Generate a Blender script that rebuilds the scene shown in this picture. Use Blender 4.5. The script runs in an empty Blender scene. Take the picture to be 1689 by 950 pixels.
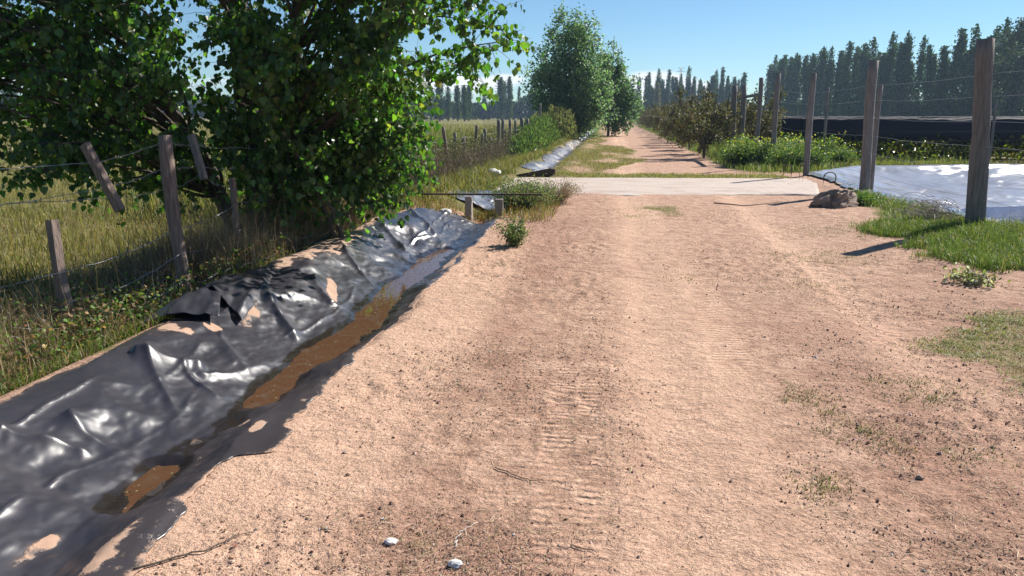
import bpy, math, random
import numpy as np
from math import radians as R, sin, cos, pi
random.seed(7); rng = np.random.default_rng(11)
C = bpy.context.scene.collection
SC = bpy.context.scene

# ------------------------------------------------------------------ camera, sky, sun, exposure
cd = bpy.data.cameras.new('camera'); cam = bpy.data.objects.new('camera', cd); C.objects.link(cam)
cd.sensor_width = 36; cd.lens = 1300/1689*36; cd.clip_start = .05; cd.clip_end = 6000
cam.location = (0, 0, 1.6)
cam.rotation_euler = (R(90-12.365), 0, R(7.13))
SC.camera = cam
SUN_AZ, SUN_EL = R(42), R(38)            # azimuth measured from the road (+Y) towards +X
w = bpy.data.worlds.new('World'); SC.world = w; w.use_nodes = True
nt = w.node_tree; N = nt.nodes; L = nt.links; N.clear()
sky = N.new('ShaderNodeTexSky'); sky.sky_type = 'NISHITA'; sky.sun_disc = False
sky.sun_elevation = SUN_EL; sky.sun_rotation = SUN_AZ; sky.air_density = 1.0; sky.dust_density = 0.; sky.ozone_density = 2.2; sky.altitude = 900
bg = N.new('ShaderNodeBackground'); bg.inputs[1].default_value = .06
out = N.new('ShaderNodeOutputWorld')
tc = N.new('ShaderNodeTexCoord'); sep = N.new('ShaderNodeSeparateXYZ'); L.new(tc.outputs['Generated'], sep.inputs[0])
def mth(nt, op, a, b=None, c=None, clamp=False):
    n = nt.nodes.new('ShaderNodeMath'); n.operation = op; n.use_clamp = clamp
    for i, v in enumerate((a, b, c)):
        if v is None: continue
        if isinstance(v, (int, float)): n.inputs[i].default_value = v
        else: nt.links.new(v, n.inputs[i])
    return n.outputs[0]
# low cumulus near the horizon: azimuth / elevation of the direction
az = mth(nt, 'ARCTAN2', sep.outputs[0], sep.outputs[1]); el = mth(nt, 'ARCSINE', sep.outputs[2])
cmb = N.new('ShaderNodeCombineXYZ'); L.new(mth(nt, 'MULTIPLY', az, 9.), cmb.inputs[0]); L.new(mth(nt, 'MULTIPLY', el, 34.), cmb.inputs[1])
cn = N.new('ShaderNodeTexNoise'); cn.inputs['Scale'].default_value = 1.3; cn.inputs['Detail'].default_value = 7; cn.inputs['Roughness'].default_value = .55
L.new(cmb.outputs[0], cn.inputs['Vector'])
def blob(a0, e0, sa, se, amp):
    d = mth(nt, 'ADD', mth(nt, 'POWER', mth(nt, 'ABSOLUTE', mth(nt, 'DIVIDE', mth(nt, 'SUBTRACT', az, R(a0)), R(sa))), 2.),
            mth(nt, 'POWER', mth(nt, 'ABSOLUTE', mth(nt, 'DIVIDE', mth(nt, 'SUBTRACT', el, R(e0)), R(se))), 2.))
    return mth(nt, 'MULTIPLY', mth(nt, 'EXPONENT', mth(nt, 'MULTIPLY', d, -1.)), amp)
acc = None
for a in [(2.6, 1.9, 2.4, 1.1, 1.5), (5.6, 1.6, 3.2, .75, 1.1), (-10.5, 2.0, 5., .8, .75), (-7.6, 2.5, 1.2, .35, .9), (-11.8, 2.6, 2., .3, .5), (22, 1.2, 9, .8, .4), (-35, 2.0, 12, 1.0, .7)]:
    b = blob(*a); acc = b if acc is None else mth(nt, 'ADD', acc, b)
mask = mth(nt, 'MULTIPLY', mth(nt, 'SUBTRACT', mth(nt, 'ADD', acc, mth(nt, 'MULTIPLY', cn.outputs[0], 1.1)), .92), 2.6, clamp=True)
mask = mth(nt, 'MULTIPLY', mask, mth(nt, 'MINIMUM', mth(nt, 'MULTIPLY', acc, 2.2), .9))
mix = N.new('ShaderNodeMix'); mix.data_type = 'RGBA'
L.new(mask, mix.inputs[0]); mix.inputs[7].default_value = (10.5, 10.8, 11.2, 1)
tint = N.new('ShaderNodeMix'); tint.data_type = 'RGBA'; tint.blend_type = 'MULTIPLY'; tint.inputs[0].default_value = 1; tint.inputs[7].default_value = (.71, .91, 1.05, 1)
L.new(sky.outputs[0], tint.inputs[6]); L.new(tint.outputs[2], mix.inputs[6]); L.new(mix.outputs[2], bg.inputs[0]); L.new(bg.outputs[0], out.inputs[0])
sl = bpy.data.lights.new('sun', 'SUN'); sl.energy = 5.; sl.angle = R(.53); sl.color = (1, .945, .87)
so = bpy.data.objects.new('sun', sl); C.objects.link(so)
so.rotation_euler = (R(90)-SUN_EL, 0, -SUN_AZ + pi)   # light travels from +X+Y down towards the camera
SC.view_settings.view_transform = 'Standard'; SC.view_settings.look = 'None'
SC.view_settings.exposure = .78; SC.view_settings.gamma = 1; SC.view_settings.use_curve_mapping = False
SC.render.engine = 'CYCLES'
SC.cycles.max_bounces = 7; SC.cycles.diffuse_bounces = 3; SC.cycles.glossy_bounces = 3; SC.cycles.transmission_bounces = 4
SC.cycles.transparent_max_bounces = 8; SC.cycles.caustics_reflective = False; SC.cycles.caustics_refractive = False
SC.cycles.use_denoising = True
SC.cycles.volume_bounces = 0

# ------------------------------------------------------------------ noise
_P = np.random.default_rng(3).random(65536)
def _h(i, j, s): return _P[((i*73856093) ^ (j*19349663) ^ (s*83492791)) & 65535]
def vnoise(x, y, s=0):
    x = np.asarray(x, float); y = np.asarray(y, float)
    i = np.floor(x).astype(np.int64); j = np.floor(y).astype(np.int64); u = x-i; v = y-j
    u = u*u*u*(u*(6*u-15)+10); v = v*v*v*(v*(6*v-15)+10)
    return (_h(i, j, s)*(1-u)+_h(i+1, j, s)*u)*(1-v)+(_h(i, j+1, s)*(1-u)+_h(i+1, j+1, s)*u)*v
def fbm(x, y, o=4, s=0, g=.5):
    a, t, n = 1., 0., 0.
    for k in range(o):
        t = t+a*(vnoise(x*2**k+k*7.3, y*2**k+k*3.1, s+k)-.5); n += a*.5; a *= g
    return t/n
def ridge(x, y, s=0, o=3):
    a, t = 1., 0.
    for k in range(o):
        t = t+a*(1-np.abs(2*vnoise(x*2**k+k*5.1, y*2**k+k*9.7, s+k)-1)); a *= .5
    return t/1.75
def ss(a, b, x):
    t = np.clip((np.asarray(x, float)-a)/(b-a), 0, 1); return t*t*(3-2*t)
def box(x, a, b, f): return ss(a-f, a, x)*(1-ss(b, b+f, x))

# ------------------------------------------------------------------ terrain height
POND = np.array([(5.42, 12.3), (5.3, 17), (5.36, 22.3), (7.3, 25.2), (13, 27), (34, 29.5), (34, 11.4), (6.0, 11.35)])
def pond_d(x, y):                       # signed distance, positive inside
    x = np.asarray(x, float); y = np.asarray(y, float)
    d = np.full(np.broadcast(x, y).shape, 1e9); ins = np.zeros(d.shape, bool); n = len(POND)
    for k in range(n):
        x1, y1 = POND[k]; x2, y2 = POND[(k+1) % n]
        t = np.clip(((x-x1)*(x2-x1)+(y-y1)*(y2-y1))/((x2-x1)**2+(y2-y1)**2), 0, 1)
        d = np.minimum(d, np.hypot(x-x1-t*(x2-x1), y-y1-t*(y2-y1)))
        c = ((y1 > y) != (y2 > y)) & (x < (x2-x1)*(y-y1)/(y2-y1+1e-12)+x1); ins ^= c
    return np.where(ins, d, -d)
CX0 = -2.1
def canal_c(y): return CX0+.05*np.sin(y*1.3)+.03*np.sin(y*3.1+1)+.03*fbm(y*1.7, y*0+2, 2, 40)
def pools(y): return np.clip(box(y, 4.35, 9.9, .25)+box(y, 2.98, 3.38, .14), 0, 1)
def canal_z(x, y):
    u = x-canal_c(y)
    zb = -.113-(.026+.026*ss(4, 7, y))*pools(y)+.03*(1-ss(2.7, 2.95, y))+.006*fbm(y*5, y*0, 2, 5)
    zl = zb+np.where(np.abs(u) < .05, 0, (np.abs(u)-.05)*.42)       # left
    zr = zb+np.maximum(np.abs(u)-.05, 0)*.36+np.maximum(u-.2, 0)*.1
    ns = .026*fbm(x*6, y*3.4, 4, 6)+.02*fbm(y*2.2, y*0, 2, 7); zl = zl+ns; zr = zr+ns
    left = np.minimum(zl, .055+.075*ss(-.3, -.75, u))
    z = np.where(u < 0, left, np.minimum(zr, 0))
    return z
def T(x, y):
    x = np.asarray(x, float); y = np.asarray(y, float)
    near = 1-ss(60, 200, y)
    road = .018*fbm(x*.5, y*.35, 3, 1)+.007*fbm(x*3.2, y*2.6, 3, 9)
    crest = box(x, -3.0, -1.4, .01)
    rut = -.02*np.exp(-((x-.35)/.2)**2)-.018*np.exp(-((x-1.95-.03*y)/.22)**2)
    z = road*near+rut*near*ss(0, 3, y)
    # rough clods off the tracks
    rough = np.clip(fbm(x*.9, y*.7, 2, 21)*1.5+.42, 0, 1)*(1-box(x, .1, .8, .3))*(1-ss(9, 16, y))
    z = z+(rough+.12)*(.024*fbm(x*15, y*13, 3, 31)+.020*np.maximum(ridge(x*7, y*6, 33, 2)-.62, 0)*2)*(x > -1.62)*(x < 3.9)*(y < 16)
    inC = box(x, -3.6, -1.68, .28)*box(y, -3, 14.9, .4)
    inC2 = box(x, -3.0, -1.3, .4)*box(y, 20.7, 150, .5)*.9
    z = z*(1-inC)+inC*(canal_z(x, y)+.25*road*np.clip((-x-2.6), 0, 1))
    u2 = x-(-2.05); z = z*(1-inC2)+inC2*(-.3*np.exp(-(u2/.28)**2)+.06)
    # verge and left field
    lf = ss(-3.05, -3.6, x); z = z*(1-lf)+lf*(-.02+.05*fbm(x*1.2, y*1.2, 3, 51))
    lf2 = ss(-4.2, -5.6, x); z = z-lf2*.22+lf2*.10*fbm(x*.22, y*.22, 3, 61)*near
    z = z+.10*box(x, -4.1, -2.8, .5)*box(y, 12.8, 20, 1)*fbm(x*1.3, y*1.3, 2, 71)+.09*box(x, -4.1, -3.1, .3)*box(y, 13, 20, 1)
    # sand berm behind liner
    z = z+.05*np.exp(-((x+3.05)/.28)**2)*(1-ss(5.2, 7.2, y))*ss(0, 1, y)+.06*np.exp(-((x+3.2)/.35)**2)*box(y, 6.8, 12.2, .8)
    # right hand verge
    rv = box(x, 3.6, 5.6, .8)*box(y, 7.5, 14, 1.2); z = z+rv*.035
    pd = pond_d(x, y)
    z = z+.05*np.exp(-(pd/.5)**2)
    z = z-np.clip(pd*.25, 0, 1.5)-.10*ss(0, .3, pd)
    # slab pad
    sl_ = box(x, -2.3, 4.5, .4)*box(y, 17.0, 20.6, .4); z = z*(1-sl_)+sl_*(-.03)
    return z

# ------------------------------------------------------------------ mesh helpers
def mesh_np(name, V, faces, attrs=None, smooth=True):
    """faces: list of (n,k) int arrays; attrs: name -> (nv,) floats or (nv,3) colours"""
    me = bpy.data.meshes.new(name)
    V = np.asarray(V, np.float32); me.vertices.add(len(V)); me.vertices.foreach_set('co', V.ravel())
    faces = [np.asarray(f, np.int32) for f in faces if len(f)]
    loops = np.concatenate([f.ravel() for f in faces]); tot = np.concatenate([np.full(len(f), f.shape[1], np.int32) for f in faces])
    me.loops.add(len(loops)); me.loops.foreach_set('vertex_index', loops)
    me.polygons.add(len(tot)); st = np.concatenate([[0], np.cumsum(tot)[:-1]]).astype(np.int32)
    me.polygons.foreach_set('loop_start', st); me.polygons.foreach_set('loop_total', tot)
    me.polygons.foreach_set('use_smooth', np.full(len(tot), smooth, bool))
    for k, a in (attrs or {}).items():
        a = np.asarray(a, np.float32)
        if a.ndim == 1:
            at = me.attributes.new(k, 'FLOAT', 'POINT'); at.data.foreach_set('value', a)
        else:
            at = me.attributes.new(k, 'FLOAT_COLOR', 'POINT')
            at.data.foreach_set('color', np.concatenate([a, np.ones((len(a), 1), np.float32)], 1).ravel())
    me.update(calc_edges=True); me.validate()
    return me
class MB:
    def __init__(s): s.V = []; s.F = {}; s.n = 0; s.C = []
    def add(s, V, faces, col=None):
        V = np.asarray(V, np.float32).reshape(-1, 3)
        for f in faces:
            f = np.asarray(f, np.int32)
            if len(f): s.F.setdefault(f.shape[1], []).append(f+s.n)
        s.V.append(V); s.n += len(V)
        c = np.ones((len(V), 3), np.float32)*.5 if col is None else np.broadcast_to(np.asarray(col, np.float32), (len(V), 3))
        s.C.append(c); return s
    def tube(s, P, r, k=7, col=None, cap=True, irr=0):
        P = np.asarray(P, float); n = len(P); r = np.broadcast_to(np.asarray(r, float), (n,))
        D = np.gradient(P, axis=0); D /= np.linalg.norm(D, axis=1, keepdims=True)+1e-9
        ref = np.array([0, 0, 1.]) if abs(D[:, 2]).mean() < .8 else np.array([1., 0, 0])
        A = np.cross(D, ref); A /= np.linalg.norm(A, axis=1, keepdims=True)+1e-9; B = np.cross(D, A)
        t = np.linspace(0, 2*pi, k, endpoint=False)
        rr = r[:, None]*(1+(irr*rng.standard_normal((n, k)) if irr else 0))
        V = P[:, None, :]+rr[..., None]*(np.cos(t)[None, :, None]*A[:, None, :]+np.sin(t)[None, :, None]*B[:, None, :])
        i = np.arange(n-1)[:, None]*k; j = np.arange(k)[None, :]; j2 = (j+1) % k
        q = np.stack([i+j, i+j2, i+k+j2, i+k+j], -1).reshape(-1, 4)
        V = V.reshape(-1, 3); fs = [q[:, ::-1]]
        if cap:
            V = np.concatenate([V, P[:1], P[-1:]]); a = n*k
            jj = np.arange(k); fs.append(np.stack([np.full(k, a), (jj+1) % k, jj], 1)[:, ::-1])
            fs.append(np.stack([np.full(k, a+1), (n-1)*k+jj, (n-1)*k+(jj+1) % k], 1)[:, ::-1])
        return s.add(V, fs, col)
    def box(s, c, h, rot=0, col=None, M=None):
        x = np.array([[a, b, d] for a in (-1, 1) for b in (-1, 1) for d in (-1, 1)], float)*np.array(h)
        if M is not None: x = x@np.array(M).T
        cr, sr = cos(rot), sin(rot); x = np.stack([x[:, 0]*cr-x[:, 1]*sr, x[:, 0]*sr+x[:, 1]*cr, x[:, 2]], 1)+np.array(c)
        return s.add(x, [np.array([[0, 1, 3, 2], [4, 6, 7, 5], [0, 4, 5, 1], [2, 3, 7, 6], [0, 2, 6, 4], [1, 5, 7, 3]])], col)
    def mesh(s, name, smooth=True):
        return mesh_np(name, np.concatenate(s.V), [np.concatenate(f) for f in s.F.values()], {'Col': np.concatenate(s.C)}, smooth)
def link(name, me, mat=None, parent=None, loc=None):
    o = bpy.data.objects.new(name, me); C.objects.link(o)
    if mat is not None and me is not None and not me.materials: me.materials.append(mat)
    if parent is not None: o.parent = parent
    if loc is not None: o.location = loc
    return o
def tag(o, label=None, cat=None, group=None, kind=None):
    if label: o['label'] = label
    if cat: o['category'] = cat
    if group: o['group'] = group
    if kind: o['kind'] = kind
    return o
def empty(name, loc=(0, 0, 0), rz=0):
    o = bpy.data.objects.new(name, None); C.objects.link(o); o.location = loc; o.rotation_euler = (0, 0, rz); return o
def copy_tree(o, parent=None):
    c = o.copy(); C.objects.link(c)
    if parent is not None: c.parent = parent
    for ch in o.children: copy_tree(ch, c)
    return c
def bevel(o, wd=.01, seg=2):
    m = o.modifiers.new('bevel', 'BEVEL'); m.width = wd; m.segments = seg; m.limit_method = 'ANGLE'; return o

def blades(mb, P, h, wd, col, lean=.35, az=None, tipcol=1.25):
    """grass blades: 5 verts each"""
    n = len(P); h = np.broadcast_to(h, (n,)); wd = np.broadcast_to(wd, (n,))
    a = rng.uniform(0, 2*pi, n); b = rng.uniform(0, 2*pi, n) if az is None else az+rng.normal(0, .6, n)
    ln = np.abs(rng.normal(lean, lean*.6, n))
    W = np.stack([np.cos(a), np.sin(a), 0*a], 1)*wd[:, None]*.5
    Ld = np.stack([np.cos(b), np.sin(b), 0*b], 1)
    m = P+Ld*(h*ln*.35)[:, None]+np.array([0, 0, 1])*(h*.55)[:, None]
    t = P+Ld*(h*ln)[:, None]+np.array([0, 0, 1])*(h*np.clip(1-ln*.45, .2, 1))[:, None]
    V = np.stack([P-W, P+W, m-W*.75, m+W*.75, t], 1).reshape(-1, 3)
    i = np.arange(n)[:, None]*5
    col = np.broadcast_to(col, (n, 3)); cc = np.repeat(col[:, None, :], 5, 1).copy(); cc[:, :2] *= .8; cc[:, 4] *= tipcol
    mb.add(V, [i+np.array([[0, 1, 3, 2]]), i+np.array([[2, 3, 4]])], cc.reshape(-1, 3))
def leaf_faces(mb, P, ax, size, col, wide=.8, heart=True, fold=.25):
    """leaves: 6 verts, folded along the midrib; P = base, ax = direction base->tip"""
    n = len(P); ax = ax/(np.linalg.norm(ax, axis=1, keepdims=True)+1e-9)
    r = rng.standard_normal((n, 3)); W = np.cross(ax, r); W /= np.linalg.norm(W, axis=1, keepdims=True)+1e-9
    U = np.cross(W, ax); s = np.broadcast_to(size, (n,))[:, None]
    t = P+ax*s
    a, b = (.12, .42) if heart else (.25, .6)
    w1 = wide*.42 if heart else wide*.35
    l1 = P+ax*s*a+W*s*w1+U*s*fold*.3; l2 = P+ax*s*b+W*s*wide*.46+U*s*fold*.4
    r1 = P+ax*s*a-W*s*w1+U*s*fold*.3; r2 = P+ax*s*b-W*s*wide*.46+U*s*fold*.4
    V = np.stack([P, l1, l2, t, r2, r1], 1).reshape(-1, 3); i = np.arange(n)[:, None]*6
    col = np.broadcast_to(col, (n, 3))
    mb.add(V, [i+np.array([[0, 1, 2, 3]]), i+np.array([[0, 3, 4, 5]])], np.repeat(col, 6, 0))
def vcol(base, n, v=.25, hue=.1):
    c = np.array(base)[None]*np.exp(rng.normal(0, v, (n, 1)))*np.exp(rng.normal(0, hue, (n, 3)))
    return np.clip(c, .002, .9)
def mixcols(cols, n, wts=None, v=.22, hue=.08):
    k = rng.choice(len(cols), n, p=wts); return np.clip(np.array(cols)[k]*np.exp(rng.normal(0, v, (n, 1)))*np.exp(rng.normal(0, hue, (n, 3))), .002, .9)

def tuft_spots(x, y): return (sum(a_*np.exp(-((x-cx)/rx)**2-((y-cy)/ry)**2) for cx, cy, rx, ry, a_ in [(1.33, 3.95, .22, .22, 1), (.95, 3.38, .13, .18, 1), (1.15, 4.5, .2, .3, .8), (1.85, 4.75, .3, .3, 1), (1.75, 3.75, .25, .15, .6), (.75, 8.0, .5, .4, .4), (1.9, 7.8, .6, .5, .5), (-.66, 2.66, .09, .13, 1.2), (-1.2, 3.1, .2, .3, .5), (-.75, 3.9, .35, .35, .45), (-1.0, 5.2, .25, .6, .3), (2.4, 9.3, .7, .6, .8), (3.1, 11.5, .8, .9, .7), (2.0, 14.3, 1.2, .5, .3), (2.5, 3.6, .3, .4, .5)]))
def clods(x, y):     # patches of churned, littered soil
    g = sum(a_*np.exp(-((x-cx)/rx)**2-((y-cy)/ry)**2) for cx, cy, rx, ry, a_ in [(-.75, 4.7, .38, .75, 1), (-.95, 3.1, .35, .35, .8), (-.5, 2.6, .4, .3, .7), (1.75, 4.3, .45, .8, .9), (2.5, 3.7, .7, .5, .8), (1.3, 3.2, .35, .5, .8), (-.95, 10.5, .6, 2.2, .8), (.15, 4.2, .2, 1.2, .5), (1.9, 6.6, .5, .9, .5), (3.2, 8.2, .5, 1.2, .7)])
    return np.clip(g*(.45+1.5*fbm(x*2.6, y*2.2, 4, 461)), 0, 1)
# ------------------------------------------------------------------ materials
def newmat(name):
    m = bpy.data.materials.new(name); m.use_nodes = True; n = m.node_tree; n.nodes.clear()
    o = n.nodes.new('ShaderNodeOutputMaterial'); return m, n, o
def nd(n, t, **kw):
    x = n.nodes.new(t)
    for k, v in kw.items():
        if k in x.inputs: x.inputs[k].default_value = v
        else: setattr(x, k, v)
    return x
def ramp(n, src, stops):
    r = n.nodes.new('ShaderNodeValToRGB'); e = r.color_ramp.elements
    while len(e) < len(stops): e.new(.5)
    for k, (p, c) in enumerate(stops):
        e[k].position = p; e[k].color = (*c, 1) if len(c) == 3 else c
    n.links.new(src, r.inputs[0]); return r.outputs[0]
def mixc(n, f, a, b, mode='MIX'):
    m = n.nodes.new('ShaderNodeMix'); m.data_type = 'RGBA'; m.blend_type = mode
    for i, v in ((0, f), (6, a), (7, b)):
        if isinstance(v, (int, float)): m.inputs[i].default_value = v
        elif isinstance(v, tuple): m.inputs[i].default_value = (*v, 1)
        else: n.links.new(v, m.inputs[i])
    return m.outputs[2]
def noise(n, vec, scale, detail=4, rough=.55, dist=0):
    t = nd(n, 'ShaderNodeTexNoise', Scale=scale, Detail=detail, Roughness=rough, Distortion=dist)
    if vec is not None: n.links.new(vec, t.inputs['Vector'])
    return t.outputs[0]
def mapping(n, vec, scale=(1, 1, 1), rot=(0, 0, 0)):
    m = n.nodes.new('ShaderNodeMapping'); n.links.new(vec, m.inputs[0]); m.inputs['Scale'].default_value = scale; m.inputs['Rotation'].default_value = rot
    return m.outputs[0]
def bump(n, h, strength, dist, prev=None):
    b = nd(n, 'ShaderNodeBump', Strength=strength, Distance=dist); n.links.new(h, b.inputs['Height'])
    if prev is not None: n.links.new(prev, b.inputs['Normal'])
    return b.outputs[0]
def attr(n, name, col=False):
    a = n.nodes.new('ShaderNodeAttribute'); a.attribute_name = name; return a.outputs['Color'] if col else a.outputs['Fac']

def foliage_mat(name, trans=.35, rough=.45, tint=(1.5, 1.9, .7), spec=.4):
    m, n, o = newmat(name); c = attr(n, 'Col', True)
    p = nd(n, 'ShaderNodeBsdfPrincipled', Roughness=rough); p.inputs['Specular IOR Level'].default_value = spec
    n.links.new(c, p.inputs['Base Color'])
    t = n.nodes.new('ShaderNodeBsdfTranslucent'); n.links.new(mixc(n, 1., c, tint, 'MULTIPLY'), t.inputs[0])
    mx = n.nodes.new('ShaderNodeMixShader'); mx.inputs[0].default_value = trans
    n.links.new(p.outputs[0], mx.inputs[1]); n.links.new(t.outputs[0], mx.inputs[2]); n.links.new(mx.outputs[0], o.inputs[0]); return m
M_LEAF = foliage_mat('poplar_leaf', .46, .38, (1.9, 2.5, .7), .6)
M_FAR = foliage_mat('far_leaf', .25, .6, (1.3, 1.6, .8), .25)
M_MID = foliage_mat('glossy_far_leaf', .5, .42, (1.5, 1.8, 1.1), .7)
M_GRASS = foliage_mat('grass_blade', .38, .5, (1.35, 1.5, .8), .3)
M_DRY = foliage_mat('dry_stem', .15, .7, (1.2, 1.1, .9), .2)

def simple(name, base, rough=.8, var=.25, scale=20, bmp=.3, bd=.01, stretch=(1, 1, 1), spec=.4, metal=0, dark=None):
    m, n, o = newmat(name); tcn = n.nodes.new('ShaderNodeTexCoord'); v = mapping(n, tcn.outputs['Object'], stretch)
    a = noise(n, v, scale, 6, .65); b = noise(n, v, scale*.23, 3)
    d = dark or tuple(x*(1-var*1.6) for x in base); hi = tuple(min(1, x*(1+var)) for x in base)
    c = mixc(n, mth(n, 'MULTIPLY', b, .6), ramp(n, a, [(.3, d), (.72, hi)]), tuple(x*.75 for x in base))
    p = nd(n, 'ShaderNodeBsdfPrincipled', Roughness=rough, Metallic=metal); p.inputs['Specular IOR Level'].default_value = spec
    n.links.new(c, p.inputs['Base Color'])
    if bmp: n.links.new(bump(n, a, bmp, bd), p.inputs['Normal'])
    n.links.new(p.outputs[0], o.inputs[0]); return m
M_POST = simple('weathered_grey_post', (.235, .205, .185), .85, .4, 14, .8, .012, (3, 3, .22))
M_POSTB = simple('brown_wood', (.25, .185, .15), .85, .45, 16, .8, .012, (3, 3, .25))
M_BARK = simple('bark', (.13, .105, .08), .9, .5, 9, 1., .03, (2, 2, .4))
M_TWIG = simple('twig', (.17, .13, .10), .85, .35, 30, 0)
M_STRAW = simple('straw', (.50, .41, .28), .8, .2, 30, 0)
M_WIRE = simple('galvanised_wire', (.42, .42, .43), .42, .25, 60, 0, metal=.7)
M_RUST = simple('rusty_steel', (.09, .055, .04), .75, .5, 25, .4, .004)
M_CONC = simple('rough_concrete', (.42, .36, .31), .9, .3, 9, .7, .012)
M_ROCK = simple('earth_rubble', (.36, .26, .20), .95, .45, 7, 1., .04)
M_WHITE = simple('pale_scrap', (.72, .69, .64), .8, .15, 40, .5, .004)
M_HOSE = simple('black_hose', (.03, .03, .035), .45, .3, 30, 0)
M_NET = simple('dark_netting', (.028, .026, .038), .8, .5, 12, .8, .03, (1, 6, 6))

# ground
def ground_mat():
    m, n, o = newmat('sandy_ground'); tcn = n.nodes.new('ShaderNodeTexCoord'); P = tcn.outputs['Object']
    veg = attr(n, 'veg'); pale = attr(n, 'pale'); tread = attr(n, 'tread'); wet = attr(n, 'damp')
    n1 = noise(n, P, .9, 6, .6); n2 = noise(n, P, 5, 7, .68); n3 = noise(n, P, 46, 5, .75)
    n4 = noise(n, mapping(n, P, (7, 1.2, 1)), 1.4, 5, .6); n5 = noise(n, P, 170, 2, .6)
    base = ramp(n, n2, [(.30, (.32, .190, .132)), (.5, (.495, .312, .218)), (.72, (.65, .435, .315))])
    red = (.375, .212, .148)
    f = mth(n, 'MULTIPLY', mth(n, 'SUBTRACT', mth(n, 'ADD', n1, mth(n, 'MULTIPLY', wet, .40)), .54), 3.5, clamp=True)
    c = mixc(n, mth(n, 'MULTIPLY', f, .8), base, red)
    c = mixc(n, mth(n, 'MULTIPLY', mth(n, 'MULTIPLY', mth(n, 'SUBTRACT', n4, .45), 2.5, clamp=True), .35), c, (.60, .41, .30))
    n8 = noise(n, P, 13, 5, .7); c = mixc(n, mth(n, 'MULTIPLY', mth(n, 'MULTIPLY', mth(n, 'SUBTRACT', n8, .51), 6, clamp=True), mth(n, 'SUBTRACT', .75, pale, clamp=True)), c, (.25, .145, .10))
    c = mixc(n, mth(n, 'MULTIPLY', pale, .75), c, (.69, .455, .32))
    # fine grit: pale and dark grains of the sand itself
    c = mixc(n, 1., c, ramp(n, n3, [(.30, (.60, .56, .52)), (.5, (1, 1, 1)), (.72, (1.22, 1.22, 1.22))]), 'MULTIPLY')
    c = mixc(n, 1., c, ramp(n, n5, [(.36, (.74, .72, .70)), (.5, (1, 1, 1)), (.66, (1.18, 1.18, 1.18))]), 'MULTIPLY')
    # dark crumbs of litter
    vor = nd(n, 'ShaderNodeTexVoronoi', Scale=38.); n.links.new(mapping(n, P, (1, .8, 1)), vor.inputs['Vector'])
    crumb = mth(n, 'MULTIPLY', mth(n, 'SUBTRACT', .22, vor.outputs['Distance']), 8, clamp=True)
    crumb = mth(n, 'MULTIPLY', crumb, mth(n, 'MULTIPLY', mth(n, 'SUBTRACT', n2, .46), 6, clamp=True))
    crumb = mth(n, 'MULTIPLY', crumb, mth(n, 'SUBTRACT', 1., mth(n, 'MULTIPLY', pale, .8)))
    c = mixc(n, mth(n, 'MULTIPLY', crumb, .6), c, (.16, .095, .06))
    vf = mth(n, 'MULTIPLY', mth(n, 'SUBTRACT', mth(n, 'ADD', veg, mth(n, 'MULTIPLY', mth(n, 'SUBTRACT', n2, .5), 1.3)), .32), 3, clamp=True)
    soil = ramp(n, n2, [(.3, (.10, .085, .03)), (.55, (.20, .17, .06)), (.75, (.30, .235, .10))])
    n7 = noise(n, P, .35, 5, .6)
    soil = mixc(n, mth(n, 'MULTIPLY', mth(n, 'SUBTRACT', n7, .42), 4, clamp=True), soil, (.115, .15, .03))
    c = mixc(n, mth(n, 'MULTIPLY', vf, .92), c, soil)
    p = nd(n, 'ShaderNodeBsdfPrincipled', Roughness=.95); p.inputs['Specular IOR Level'].default_value = .15
    n.links.new(c, p.inputs['Base Color'])
    b = bump(n, n2, .7, .09); b = bump(n, n8, .6, .035, b); b = bump(n, n3, .6, .013, b); b = bump(n, crumb, .7, .01, b)
    # tyre tread: rows of short bars across the track
    wv = nd(n, 'ShaderNodeTexWave', Scale=5.2, Distortion=2.2, **{'Detail': 2., 'Detail Scale': 2.}); wv.bands_direction = 'Y'; n.links.new(P, wv.inputs['Vector'])
    tb = mth(n, 'MULTIPLY', mth(n, 'MULTIPLY', wv.outputs['Fac'], tread), mth(n, 'MULTIPLY', mth(n, 'SUBTRACT', n2, .41), 5, clamp=True))
    b = bump(n, tb, .85, -.017, b)
    n.links.new(b, p.inputs['Normal']); n.links.new(p.outputs[0], o.inputs[0]); return m

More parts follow.
